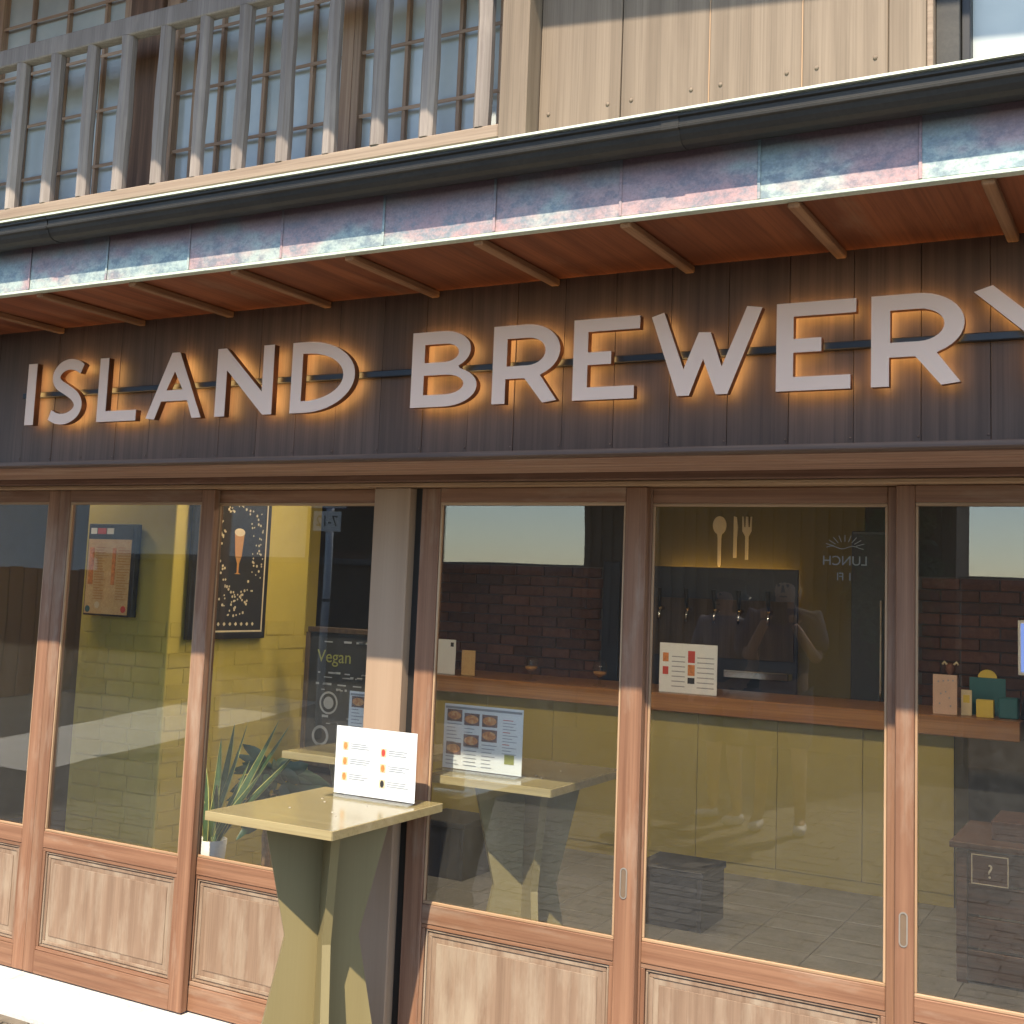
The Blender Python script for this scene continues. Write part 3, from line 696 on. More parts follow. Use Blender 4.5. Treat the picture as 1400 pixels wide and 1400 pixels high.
make_table((-1.895, .358, FZ), 'olive standing table indoors behind the glass with the food menu on it')
make_table((-2.555, .44, FZ), 'olive standing table indoors mostly hidden by the post')
def menu_stand(x0, y, w, h, z, label, kind, tilt=0.0):
    S = thing('menu_stand', label, 'menu', (x0+w/2, y, z), 'menu cards in clear stands')
    box('base', x0, x0+w, y-.045, y+.045, z+.0012, z+.0042, M['acrylic'], S, 0)
    box('card', x0+.002, x0+w-.002, y-.0006, y+.0006, z+.006, z+h, M['paper'], S, 0)
    box('cover', x0, x0+w, y-.0045, y-.0022, z+.0045, z+h+.002, M['acrylic'], S, 0)
    yy = y-.0016
    def spot(n, fx0, fx1, fz0, fz1, mat):
        bm = bmesh.new(); abox(bm, x0+fx0*w, x0+fx1*w, yy, y-.0007, z+fz0*h, z+fz1*h); return obj(n, bm, mat, S)
    if kind == 'drink':
        for cxf, cols in ((.13, ((.72, 'yellow'), (.50, 'yellow'), (.28, 'orange'))), (.60, ((.68, 'red'), (.46, 'yellow'), (.24, 'black')))):
            for fz, mm in cols:
                spot('photo', cxf-.035, cxf+.035, fz-.06, fz+.06, M['cream'])
                bm = bmesh.new(); me = curve_mesh([arc(0, 0, .007, .011, 0, 350, 10)], .0006); bm.free()
                place('glass_print', me, M['orange' if mm == 'yellow' else mm], S, Matrix.Translation((x0+cxf*w, yy-.0004, z+fz*h)) @ FACADE)
                for k in range(3):
                    bm = bmesh.new(); abox(bm, x0+(cxf+.06)*w, x0+(cxf+.06+random.uniform(.16, .26))*w, yy, y-.0007, z+(fz+.03-.03*k)*h, z+(fz+.04-.03*k)*h); obj('text_line', bm, M['ink'], S)
    else:
        bm = bmesh.new(); abox(bm, x0+.02*w, x0+.98*w, yy, y-.0007, z+.93*h, z+.965*h); obj('heading', bm, M['ink'], S)
        for c_ in range(3):
            xa = .045+c_*.225
            for k in range(15):
                fz = .86-k*.055
                bm = bmesh.new(); abox(bm, x0+xa*w, x0+(xa+random.uniform(.10, .19))*w, yy, y-.0007, z+fz*h, z+(fz+.012)*h); obj('text_line', bm, M['ink'], S)
        for k in range(12):
            fz = .82-k*.045
            bm = bmesh.new(); abox(bm, x0+.75*w, x0+(.75+random.uniform(.08, .19))*w, yy, y-.0007, z+fz*h, z+(fz+.010)*h); obj('text_line', bm, M['red' if k % 4 == 0 else 'ink'], S)
        for fx, fz in ((.045, .74), (.265, .70), (.49, .70), (.265, .38), (.49, .48), (.045, .24)):
            bm = bmesh.new(); abox(bm, x0+fx*w, x0+(fx+.19)*w, yy-.0004, y-.0007, z+fz*h, z+(fz+.18)*h); ph = obj('photo', bm, M['plate'], S)
            me = curve_mesh([arc(0, 0, .085*w, .065*h, 0, 350, 14)], .0006)
            place('dish_print', me, M['food'], ph, Matrix.Translation((x0+(fx+.095)*w, yy-.0010, z+(fz+.09)*h)) @ FACADE)
        bm = bmesh.new(); abox(bm, x0+.78*w, x0+.90*w, yy, y-.0007, z+.18*h, z+.32*h); obj('green_mark', bm, M['chalk_yellow'], S)
menu_stand(-2.320, -.142, .305, .212, GZ+.8552, 'white drinks menu card standing on the outdoor table', 'drink')
menu_stand(-2.135, .198, .300, .214, FZ+.8552, 'food menu card with dish photos behind the door glass', 'food')
menu_stand(-2.60, .30, .30, .214, FZ+.8552, 'food menu card indoors tucked behind the post', 'food')

# ================================================================== INTERIOR THINGS
bc = thing('bar_counter', 'long bar counter with orange wood top and olive front panel', 'counter', (-2.4, 3.2, FZ))
box('counter_top', -4.1, -.655, 3.0, 3.6, .855, .950, M['counter'], bc, .004)
box('front_panel', -4.05, -.966, 3.092, 3.12, FZ, .854, M['counter_gap'], bc, 0)
for k in range(7): box('front_board', -4.05+k*.4407+.0012, -4.05+(k+1)*.4407-.0012, 3.08+random.uniform(0, .001), 3.0915, .09, .853, M['olive_front'], bc, .0015)
box('kick_board', -4.05, -.967, 3.086, 3.0914, FZ, .0885, M['olive_front'], bc, .001)
box('end_panel', -1.005, -.965, 3.121, 3.55, FZ, .854, M['olive_front'], bc, .002)
box('back_shelf', -4.0, -1.01, 3.3, 3.55, .40, .43, M['dark_timber'], bc, .002)
tw = thing('tap_wall', 'dark navy panel with a row of beer taps behind the bar', 'tap panel', (-2.5, 4.2, .95))
box('panel', -3.02, -2.055, 4.19, 4.21, .90, 1.672, M['navy'], tw, .003)
box('lower_panel', -3.0, -2.075, 4.176, 4.1895, 1.10, 1.47, M['dark_timber'], tw, .002)
for x in (-2.938, -2.752, -2.565, -2.405, -2.217):
    bm = bmesh.new(); atube(bm, [(x, 4.175, 1.40), (x, 4.11, 1.40)], .013, 10); tp = obj('tap', bm, M['brass'], tw, True)
    bm = bmesh.new(); atube(bm, [(x, 4.12, 1.395), (x, 4.105, 1.37), (x, 4.10, 1.32)], .010, 8); obj('spout', bm, M['chrome'], tp, True)
    bm = bmesh.new(); atube(bm, [(x, 4.115, 1.41), (x, 4.10, 1.45), (x, 4.09, 1.53)], [.008, .013, .017], 8); obj('handle', bm, M['black'], tp, True)
box('drip_tray', -2.48, -2.07, 4.05, 4.175, .99, 1.035, M['chrome'], tw, .003)
ls = tag(box('led_strip', -2.95, -2.12, 4.238, 4.252, 1.585, 1.591, M['warm'], None, 0), 'warm light strip glowing behind the dark tap panel', 'lamp')
tag(box('navy_post', -3.32, -3.20, 4.05, 4.28, FZ, 1.69, M['navy'], None, .004), 'dark navy post between the brick and the taps', 'post')
fz_ = thing('fridge', 'tall dark drinks fridge beside the tap panel', 'fridge', (-1.56, 4.0, FZ))
box('body', -1.66, -1.46, 3.90, 4.28, FZ, 1.90, M['navy'], fz_, .004); box('door', -1.655, -1.465, 3.885, 3.8995, .08, 1.88, M['black'], fz_, .003)
box('handle', -1.490, -1.478, 3.866, 3.8845, .9, 1.5, M['chrome'], fz_, .002)
# big spoon, knife and fork on the wall
def cutlery(name, sp, x, z, label):
    me = curve_mesh(sp, .012); o = place(name, me, M['cream'], None, Matrix.Translation((x, 4.277, z)) @ FACADE); tag(o, label, 'cutlery')
cutlery('wall_spoon', [arc(0, .115, .045, .060, -70, 250, 20)+[(-.011, .03), (-.009, -.145), (0, -.155), (.009, -.145), (.011, .03)]], -2.60, 1.835, 'large pale wooden spoon hung above the tap panel')
cutlery('wall_knife', [[(-.011, -.10), (.009, -.10), (.010, .02), (.017, .10), (.008, .165), (-.010, .17)]], -2.494, 1.84, 'large pale wooden knife hung between spoon and fork')
cutlery('wall_fork', [[(-.009, -.11), (.009, -.11), (.010, .04), (.030, .075), (.032, .168), (.024, .168), (.020, .10), (.009, .10), (.007, .168), (-.007, .168), (-.009, .10), (-.020, .10), (-.024, .168), (-.032, .168), (-.030, .075), (-.010, .04)]], -2.416, 1.84, 'large pale wooden fork hung beside the knife')
CT = .9505
def tulip(x, y, label):
    g = thing('beer_glass', label, 'glass', (x, y, CT), 'glasses on the bar')
    bm = bmesh.new(); alathe(bm, [(0, CT), (.034, CT), (.034, CT+.004), (.007, CT+.011), (.007, CT+.036), (.038, CT+.065), (.043, CT+.10), (.036, CT+.14), (.034, CT+.14), (.041, CT+.10), (.036, CT+.067), (0, CT+.047)], x, y, 18); obj('bowl', bm, M['acrylic'], g, True)
    bm = bmesh.new(); alathe(bm, [(0, CT+.049), (.033, CT+.067), (.038, CT+.082), (0, CT+.083)], x, y, 16); obj('drink', bm, M['amber'], g, True)
tulip(-3.356, 3.14, 'small stemmed glass on the bar in front of the brick wall'); tulip(-2.90, 3.12, 'small stemmed glass on the bar beside the navy post')
def card(x, y, w, h, mat, label, marks=()):
    C_ = thing('counter_card', label, 'card', (x, y, CT), 'cards on the bar')
    bm = bmesh.new(); abox(bm, x-w/2, x+w/2, y-.003, y+.003, CT, CT+h, .0008); obj('card', bm, mat, C_)
    bm = bmesh.new(); abox(bm, x-w/2, x+w/2, y-.02, y+.03, CT-.0002, CT+.0028); obj('foot', bm, M['acrylic'], C_)
    for fx0, fx1, fz0, fz1, mm in marks:
        bm = bmesh.new(); abox(bm, x-w/2+fx0*w, x-w/2+fx1*w, y-.0042, y-.0031, CT+fz0*h, CT+fz1*h); obj('print', bm, M[mm], C_)
card(-3.93, 3.10, .14, .21, M['paper'], 'white upright card on the bar near the post', ((.75, .9, .8, .92, 'black'),))
card(-3.79, 3.14, .095, .15, M['tan_paper'], 'small tan card on the bar beside the white card')
mk = [(.5, .62, .62, .86, 'red'), (.5, .62, .36, .58, 'orange'), (.5, .62, .2, .32, 'black'), (.06, .16, .62, .8, 'orange'), (.06, .16, .36, .52, 'red')]
mk += [(.22, .45, .12+.1*k, .14+.1*k, 'ink') for k in range(7)]+[(.66, .95, .12+.1*k, .14+.1*k, 'ink') for k in range(7)]
card(-2.36, 3.10, .335, .27, M['paper'], 'white drinks menu card on the bar in front of the taps', mk)
card(-1.01, 3.10, .115, .195, M['pink'], 'pale pink spotted card on the bar near the counter end', [(a, a+.06, b, b+.04, 'ink') for a, b in ((.2, .8), (.4, .82), (.6, .84), (.8, .84), (.3, .5), (.5, .55), (.65, .4), (.25, .25), (.7, .2))])
card(-.915, 3.14, .05, .125, M['cream'], 'narrow cream card between the pink card and yellow box', ((.2, .8, .5, .8, 'yellow'),))
tc = thing('display_card', 'teal display card with a yellow arch behind the yellow box', 'card', (-.83, 3.24, CT))
box('card', -.915, -.745, 3.237, 3.243, CT, CT+.185, M['teal'], tc, .001)
place('arch', curve_mesh([arc(0, 0, .045, .04, 0, 180, 12)], .005), M['yellow'], tc, Matrix.Translation((-.83, 3.24, CT+.1855)) @ FACADE)
tag(box('yellow_box', -.865, -.785, 3.10, 3.15, CT, CT+.085, M['yellow'], None, .002), 'small yellow box on the counter end', 'box')
tag(box('blue_tub', -.765, -.675, 3.12, 3.2, CT, CT+.10, M['teal'], None, .006), 'small blue grey tub at the very end of the counter', 'tub')
fg = thing('figurine', 'small dark red figurine standing behind the pink card', 'figurine', (-1.0, 3.2, CT))
bm = bmesh.new(); alathe(bm, [(0, CT), (.03, CT), (.035, CT+.08), (.02, CT+.16), (.012, CT+.19), (.024, CT+.215), (.02, CT+.24), (0, CT+.25)], -1.0, 3.2, 14); obj('body', bm, M['brick'], fg, True)
for sx_ in (-1, 1):
    bm = bmesh.new(); atube(bm, [(-1.0+.012*sx_, 3.2, CT+.235), (-1.0+.03*sx_, 3.2, CT+.255), (-1.0+.038*sx_, 3.2, CT+.24)], .006, 6); obj('horn', bm, M['cream'], fg, True)
hb = thing('tablet', 'white framed tablet screen standing at the end of the bar', 'tablet', (-.6, 3.2, CT))
box('frame', -.675, -.48, 3.12, 3.135, 1.165, 1.43, M['white'], hb, .003); box('screen', -.662, -.493, 3.1185, 3.1198, 1.18, 1.415, M['screen'], hb, 0)
bm = bmesh.new(); atube(bm, [(-.66, 3.15, CT), (-.62, 3.138, 1.2)], .012, 8); obj('stand', bm, M['black_metal'], hb)
# stools and crate
def stool(x0, x1, y0, y1, zt, label):
    s = thing('box_stool', label, 'stool', ((x0+x1)/2, (y0+y1)/2, FZ), 'black box stools')
    box('seat', x0-.008, x1+.008, y0-.008, y1+.008, zt-.03, zt, M['black_stool'], s, .003)
    for a, b in ((x0, x0+.02), (x1-.02, x1)): box('side', a, b, y0, y1, FZ, zt-.0305, M['black_stool'], s, .002)
    box('front', x0+.0205, x1-.0205, y0+.004, y0+.02, FZ, zt-.0305, M['black_stool'], s, .002)
    box('back', x0+.0205, x1-.0205, y1-.02, y1-.004, FZ, zt-.0305, M['black_stool'], s, .002)
stool(-2.14, -1.83, 1.90, 2.2, .285, 'low black box stool standing in front of the counter below the taps')
stool(-3.42, -3.13, 2.05, 2.35, .31, 'low black box stool behind the indoor table with the food menu')
cr = thing('wooden_crate', 'dark wooden crate with a framed label under the end of the bar', 'crate', (-.45, 2.1, FZ))
for k in range(4):
    z = .04+k*.125
    box('slat', -.76, -.10, 1.90, 1.918, z, z+.115, M['crate'], cr, .003); box('slat', -.10+.0005, -.082, 1.90, 2.4, z, z+.115, M['crate'], cr, .003); box('slat', -.778, -.7605, 1.90, 2.4, z, z+.115, M['crate'], cr, .003)
for xx in (-.775, -.47, -.14): box('batten', xx, xx+.04, 1.885, 1.8995, FZ, .535, M['crate'], cr, .002)
box('lid', -.80, -.06, 1.87, 2.42, .5405, .565, M['crate'], cr, .003)
lbp = box('label_plate', -.722, -.578, 1.876, 1.8845, .408, .530, M['crate'], cr, .001)
for (a, b, c, d) in ((-.718, -.582, .522, .526), (-.718, -.582, .412, .416), (-.718, -.714, .4165, .5215), (-.586, -.582, .4165, .5215)):
    bm = bmesh.new(); abox(bm, a, b, 1.8745, 1.8759, c, d); obj('label_border', bm, M['cream'], lbp)
place('label_mark', text_mesh('?', .075), M['cream'], lbp, Matrix.Translation((-.65, 1.8752, .462)) @ FACADE)
rb = tag(box('red_box', -.66, -.2, 2.0, 2.3, .5655, .64, M['brick'], None, .003), 'flat red brown box lying on the crate lid', 'box')

# posters
mp = thing('wall_poster', 'tan menu poster with a black heading band on the olive wall', 'poster', (-4.33, .785, 1.3))
box('frame', -4.490, -4.180, .757, .7888, 1.286, 1.712, M['frame_black'], mp, .002)
box('sheet', -4.482, -4.205, .7545, .7568, 1.294, 1.640, M['tan_paper'], mp, 0)
box('heading', -4.482, -4.200, .7545, .7568, 1.641, 1.705, M['black'], mp, 0)
for a, b, mm in ((-4.475, -4.43, 'white'), (-4.43, -4.37, 'red'), (-4.37, -4.32, 'white')):
    bm = bmesh.new(); abox(bm, a+.003, b-.003, .7532, .7544, 1.664, 1.692); obj('heading_print', bm, M[mm], mp)
for cx, w in ((-4.455, .030), (-4.31, .022)):
    bm = bmesh.new(); abox(bm, cx-w/2, cx+w/2, .7532, .7544, 1.43, 1.60); obj('photo_column', bm, M['orange'], mp)
for k in range(20):
    z = 1.60-k*.0125
    for xa in (-4.43, -4.285):
        bm = bmesh.new(); abox(bm, xa, xa+random.uniform(.04, .085), .7532, .7544, z, z+.003); obj('text_line', bm, M['amber'], mp)
for (cx, cz, mm) in ((-4.46, 1.315, 'teal'), (-4.40, 1.335, 'cream'), (-4.23, 1.32, 'red')):
    place('print', curve_mesh([arc(0, 0, .016, .016, 0, 350, 10)], .001), M[mm], mp, Matrix.Translation((cx, .7538, cz)) @ FACADE)
# framed beer poster on the side wall (faces +X)
SIDE = Matrix(((0, 0, 1, 0), (1, 0, 0, 0), (0, 1, 0, 0), (0, 0, 0, 1)))           # curve XY -> (Y, Z), front towards +X
bp_ = thing('beer_poster', 'black framed poster of a beer glass among pale dots', 'poster', (-3.95, 1.15, 1.2))
box('frame', -3.975, -3.948, .885, 1.42, 1.195, 2.02, M['frame_black'], bp_, .003)
box('print_sheet', -3.9478, -3.9465, .905, 1.40, 1.215, 2.00, M['black'], bp_, 0)
for (a, b, c, d) in ((.915, 1.39, 1.227, 1.235), (.915, 1.39, 1.980, 1.988), (.915, .923, 1.236, 1.979), (1.382, 1.39, 1.236, 1.979)):
    bm = bmesh.new(); abox(bm, -3.9464, -3.9455, a, b, c, d); obj('border', bm, M['cream'], bp_)
gy, gz = 1.19, 1.66
place('glass_print', curve_mesh([[(-.022, -.075), (.022, -.075), (.032, .02), (.034, .04), (-.034, .04), (-.032, .02)]], .0008), M['amber'], bp_, Matrix.Translation((-3.9458, gy, gz)) @ SIDE)
place('foam_print', curve_mesh([arc(0, .043, .037, .019, 0, 350, 16)], .0009), M['cream'], bp_, Matrix.Translation((-3.9453, gy, gz)) @ SIDE)
place('stem_print', curve_mesh([[(-.020, -.077), (-.007, -.105), (-.005, -.15), (-.022, -.157), (.022, -.157), (.005, -.15), (.007, -.105), (.020, -.077)]], .0008), M['amber'], bp_, Matrix.Translation((-3.9458, gy, gz)) @ SIDE)
bm = bmesh.new()
for k in range(170):
    a = random.uniform(0, 6.283); q = random.uniform(.0, 1)
    y = gy+(.10+.085*q)*math.cos(a); z = gz-.04+(.20+.13*q)*math.sin(a)
    if not (.94 < y < 1.37 and 1.30 < z < 1.96): continue
    r = random.uniform(.004, .0075)
    bmesh.ops.create_circle(bm, cap_ends=True, segments=7, radius=r, matrix=Matrix.Translation((-3.9459, y, z)) @ SIDE)
for k in range(9):
    bmesh.ops.create_circle(bm, cap_ends=True, segments=4, radius=.010, matrix=Matrix.Translation((-3.9459, 1.0+k*.04, 1.265)) @ SIDE)
dots = obj('dot_print', bm, M['cream'], bp_); dots['kind'] = 'stuff'
# chalkboard
cb = thing('chalkboard', 'black chalkboard easel with yellow and white chalk writing', 'chalkboard', (-3.5, 1.55, FZ))
box('board', -3.74, -3.33, 1.52, 1.54, .62, 1.235, M['chalk'], cb, .002)
for (a, b, c, d) in ((-3.755, -3.315, 1.236, 1.262), (-3.755, -3.315, .595, .619)): box('frame', a, b, 1.512, 1.545, c, d, M['dark_timber'], cb, .002)
for (a, b) in ((-3.765, -3.7405), (-3.3295, -3.305)): box('leg', a, b, 1.512, 1.545, FZ, 1.235, M['dark_timber'], cb, .002)
place('chalk_text', text_mesh('Vegan', .085, .0006), M['chalk_yellow'], cb, Matrix.Translation((-3.59, 1.5195, 1.12)) @ FACADE)
place('chalk_ring', curve_mesh([arc(0, 0, .05, .05, 0, 355, 22), arc(0, 0, .036, .036, 0, 355, 22)], .0006), M['chalk_white'], cb, Matrix.Translation((-3.65, 1.5195, .74)) @ FACADE)
place('chalk_disc', curve_mesh([arc(0, 0, .055, .055, 0, 355, 22), arc(0, 0, .045, .045, 0, 355, 22)], .0006), M['chalk_white'], cb, Matrix.Translation((-3.61, 1.5195, .90)) @ FACADE)
place('chalk_disc', curve_mesh([arc(0, 0, .03, .03, 0, 355, 16)], .0006), M['chalk_white'], cb, Matrix.Translation((-3.61, 1.5195, .90)) @ FACADE)
bm = bmesh.new()
for k in range(46):
    x = random.uniform(-3.70, -3.40); z = random.choice([1.19, 1.04, 1.02, .985, .96, .83, .80, .69, .66])
    abox(bm, x, x+random.uniform(.012, .05), 1.5192, 1.5199, z, z+random.uniform(.004, .012))
o = obj('chalk_scribble', bm, M['chalk_white'], cb); o['kind'] = 'stuff'
# reflection of a LUNCH board in the street, drawn reversed on the door glass
hw = thing('reflected_writing', 'painted reflection of a LUNCH board on the door glass, reversed from the street', 'lettering', (-.78, .045, 1.5))
BACK = Matrix(((-1, 0, 0, 0), (0, 0, 1, 0), (0, 1, 0, 0), (0, 0, 0, 1)))
place('word', text_mesh('LUNCH', .036, .0004), M['reflected_white'], hw, Matrix.Translation((-.785, .0416, 1.595)) @ BACK)
place('word', text_mesh('1 Fl', .030, .0004), M['reflected_white'], hw, Matrix.Translation((-.785, .0416, 1.552)) @ BACK)
bm = bmesh.new()
for k in range(9):
    a = R(20+k*17.5)
    atube(bm, [(-.785+.032*math.cos(a), .0416, 1.630+.018*math.sin(a)), (-.785+.055*math.cos(a), .0416, 1.630+.036*math.sin(a))], .0011, 5)
atube(bm, [(-.835+.01*k, .0416, 1.632+.004*math.sin(k*1.1)) for k in range(11)], .0011, 5)
obj('sun_drawing', bm, M['reflected_white'], hw)

# plants
def blade(bm, base, tip, w, bend, n=8, twist=0.0, edge=None):
    base, tip = Vector(base), Vector(tip); d = tip-base; L = d.length
    side = d.cross(Vector((.35, -1, .1))).normalized()
    nrm = side.cross(d.normalized())
    prev = None; pe = None
    for i in range(n+1):
        u = i/n; ww = w*(min(1, .55+u*1.6) if u < .35 else 1.0)*(1-max(0, (u-.45)/.55)**2.0)+.0006
        s = side*math.cos(twist*u)+nrm*math.sin(twist*u)
        c = base+d*u+Vector(bend)*math.sin(u*math.pi*.5)*u+nrm*.004*math.sin(u*7)
        a, b = c-s*ww, c+s*ww
        mid = c+nrm*ww*.35
        va, vm, vb = bm.verts.new(a), bm.verts.new(mid), bm.verts.new(b)
        if prev: bm.faces.new((prev[0], prev[1], vm, va)); bm.faces.new((prev[1], prev[2], vb, vm))
        prev = (va, vm, vb)
        if edge is not None:
            q = []
            for sg in (-1, 1):
                q += [edge.verts.new(p) for p in (a-s*.0006+nrm*.0004*sg, c-s*ww*.80+nrm*(ww*.12)+nrm*.0018*sg, c+s*ww*.80+nrm*(ww*.12)+nrm*.0018*sg, b+s*.0006+nrm*.0004*sg)]
            if pe:
                for k_ in (0, 2, 4, 6): edge.faces.new((pe[k_], pe[k_+1], q[k_+1], q[k_]))
            pe = q
pl = thing('snake_plant', 'snake plant with yellow edged leaves in a white pot', 'plant', (-3.155, .25, FZ))
bm = bmesh.new(); alathe(bm, [(0, .36), (.044, .36), (.056, .518), (.050, .518), (.049, .50), (0, .50)], -3.155, .25, 24); obj('pot', bm, M['pot'], pl, True)
bm = bmesh.new(); alathe(bm, [(0, .505), (.0485, .504), (0, .5045)], -3.155, .25, 16); obj('soil', bm, M['soil'], pl)
ps = thing('plant_stool', 'small dark wooden stool under the white plant pot', 'stool', (-3.155, .25, FZ))
box('seat', -3.26, -3.05, .15, .35, .335, .359, M['dark_timber'], ps, .003)
for a in (-3.25, -3.085):
    for b in (.16, .32): box('leg', a, a+.025, b, b+.02, FZ, .3345, M['dark_timber'], ps, .002)
for (tx, ty, tz, w, bx, tw_) in ((-2.90, .25, .985, .014, .03, .5), (-2.885, .27, .97, .010, .05, .2), (-3.02, .27, .97, .012, -.01, .9), (-3.09, .24, .90, .014, -.04, .2), (-3.125, .28, .95, .013, .02, -.6), (-3.17, .23, .84, .014, -.03, .6), (-3.24, .26, .93, .013, -.05, .5), (-2.97, .20, .80, .011, .07, .2), (-3.10, .2, .74, .016, .0, .0), (-3.20, .21, .70, .015, .0, .2), (-2.93, .31, .86, .011, .09, -.3), (-3.06, .29, .82, .011, .03, .8)):
    bm = bmesh.new(); eb = bmesh.new()
    blade(bm, (-3.155+random.uniform(-.02, .02), .25+random.uniform(-.02, .02), .50), (tx, ty, tz), w, (bx, 0, -.01), 10, tw_, eb)
    lf = obj('leaf', bm, M['leaf_in'], pl, True); obj('leaf_margin', eb, M['leaf_edge'], lf)
p2 = thing('leafy_plant', 'dark leafy plant in a cane pot behind the snake plant', 'plant', (-3.22, .66, FZ))
bm = bmesh.new(); alathe(bm, [(0, FZ), (.10, FZ), (.12, .28), (.11, .28), (.10, .24), (0, .24)], -3.22, .66, 20); obj('pot', bm, M['wicker'], p2, True)
bm = bmesh.new(); atube(bm, [(-3.22, .66, .24), (-3.23, .65, .45), (-3.21, .66, .62)], [.02, .017, .012], 8); obj('stem', bm, M['wicker'], p2, True)
for k in range(90):
    a = random.uniform(0, 6.283); el = random.uniform(-.35, 1.1); q = random.uniform(.12, .27); w = random.uniform(.014, .032)
    b = Vector((-3.21, .66, random.uniform(.50, .70))); tip = b+q*Vector((math.cos(a)*math.cos(el), .8*math.sin(a)*math.cos(el), math.sin(el)))
    bm = bmesh.new(); blade(bm, b+(tip-b)*.3, tip, w, (0, 0, -.05), 6, .2); obj('leaf', bm, M['leaf_dark'], p2, True)
# far room by the end door: brown shelf unit with a white paper
sh = thing('shelf_unit', 'brown wooden shelf unit beyond the olive wall with papers', 'shelf', (-5.6, 2.2, FZ))
for x in (-5.85, -5.33): box('side', x, x+.03, 2.0, 2.4, FZ, 1.9, M['crate'], sh, .003)
for z in (.1, .55, 1.0, 1.45, 1.87): box('shelf', -5.8195, -5.3305, 2.0, 2.4, z, z+.025, M['crate'], sh, .002)
box('back_panel', -5.82, -5.33, 2.401, 2.42, FZ, 1.9, M['crate'], sh, 0)
tag(box('paper_sheet', -5.7, -5.45, 2.02, 2.03, 1.4755, 1.62, M['paper'], None, 0), 'white paper standing on the brown shelf unit', 'paper')

# ================================================================== ACROSS THE STREET (seen in the door glass)
sp_ = thing('sign_pole', 'grey street pole with a blue plate and a small white 7-12 plate', 'sign pole', (-7.3, -6.2, GZ))
bm = bmesh.new(); atube(bm, [(-7.3, -6.2, GZ), (-7.3, -6.2, 3.0)], .038, 14); obj('pole', bm, M['galv'], sp_, True)
bm = bmesh.new(); atube(bm, [(-7.3, -6.2, 1.28), (-7.3, -6.2, 1.31)], .042, 14); obj('clamp_band', bm, M['black'], sp_, True)
box('plate', -7.47, -7.13, -6.155, -6.15, 1.975, 2.17, M['white'], sp_, .001)
S2 = Matrix(((-1, 0, 0, 0), (0, 0, 1, 0), (0, 1, 0, 0), (0, 0, 0, 1)))
place('plate_text', text_mesh('7-12', .15, .001), M['black'], sp_, Matrix.Translation((-7.3, -6.1485, 2.07)) @ S2)
box('blue_plate', -7.53, -7.07, -6.155, -6.15, 2.20, 2.66, M['sign_blue'], sp_, .001)
place('blue_plate_border', curve_mesh([rect(-.225, .225, -.225, .225), rect(-.205, .205, -.205, .205)], .001), M['white'], sp_, Matrix.Translation((-7.3, -6.1485, 2.43)) @ S2)
place('blue_plate_arrow', curve_mesh([[(0, -.19), (.07, -.11), (.025, -.11), (.025, .17), (-.025, .17), (-.025, -.11), (-.07, -.11)]], .001), M['white'], sp_, Matrix.Translation((-7.3, -6.1485, 2.43)) @ S2)
# slatted timber house
hs = thing('timber_house', 'dark slatted timber house across the street', 'building', (-3.85, -10.5, GZ))
box('wall', -5.85, -1.86, -9.9, -9.05, GZ, 5.2, M['dark_timber'], hs, 0)
x = -5.83
while x < -1.9: box('slat', x, x+.06, -9.0495, -9.0, .9, 4.6, M['dark_timber'], hs, 0); x += .14
bm = bmesh.new(); aprofile(bm, [(-10.2, 5.21), (-8.6, 5.21), (-8.6, 5.33), (-9.4, 5.9), (-10.2, 5.33)], -5.95, -1.90); obj('roof', bm, M['roof'], hs)
def low_wall(x0, x1, label, h=1.78):
    w = thing('garden_wall', label, 'wall', ((x0+x1)/2, -9.2, GZ))
    box('wall', x0, x1, -9.35, -9.1, GZ, h-.08, M['dark_timber'], w, 0); box('coping', x0-.03, x1+.03, -9.42, -9.03, h-.0795, h, M['roof'], w, .01)
low_wall(-13.6, -5.90, 'dark low timber wall between the shed and the slatted house'); low_wall(-1.81, 7.5, 'dark low timber wall on the far side of the slatted house')
wh = thing('white_house', 'white plastered house at the end of the sunlit road band', 'building', (-19, -15, GZ))
box('wall', -32, -15.65, -21, -16.5, GZ, 6.5, M['house_white'], wh, 0)
for k in range(2):
    xw = -20.6+k*2.3; wd = box('window', xw, xw+1.1, -16.55, -16.47, 3.6, 5.0, M['dark_timber'], wh, .01); box('window_glass', xw+.1, xw+1.0, -16.4695, -16.46, 3.7, 4.9, M['frost'], wd, 0)
bm = bmesh.new(); aprofile(bm, [(-21.6, 6.4), (-15.9, 6.4), (-15.9, 6.6), (-18.8, 8.2), (-21.6, 6.6)], -32.3, -15.6); obj('roof', bm, M['roof'], wh)
ds = thing('dark_shed', 'tall dark timber shed next to the white house at the road end', 'building', (-14.5, -18, GZ))
box('wall', -15.55, -13.35, -16.9, -16.2, GZ, 6.0, M['dark_timber'], ds, 0)
box('door', -15.0, -14.0, -16.1995, -16.15, GZ, 2.1, M['crate'], ds, .01)
bm = bmesh.new(); aprofile(bm, [(-17.2, 6.01), (-15.9, 6.01), (-15.9, 6.12), (-16.55, 6.6), (-17.2, 6.12)], -15.59, -13.2); obj('roof', bm, M['roof'], ds)
fn = thing('board_fence', 'brown board fence along the far side of the sunlit road band', 'fence', (-13, -8, GZ))
for k in range(34):
    f_ = k/34; x = -11.2-2.6*f_; y = -3.0-9.4*f_
    bm = bmesh.new(); abox(bm, -.012, .012, -.13, .13, 0, 1.55+random.uniform(-.02, .02)); bm.transform(Matrix.Translation((x, y, GZ)) @ Matrix.Rotation(R(-15), 4, 'Z')); obj('board', bm, M['crate'], fn)
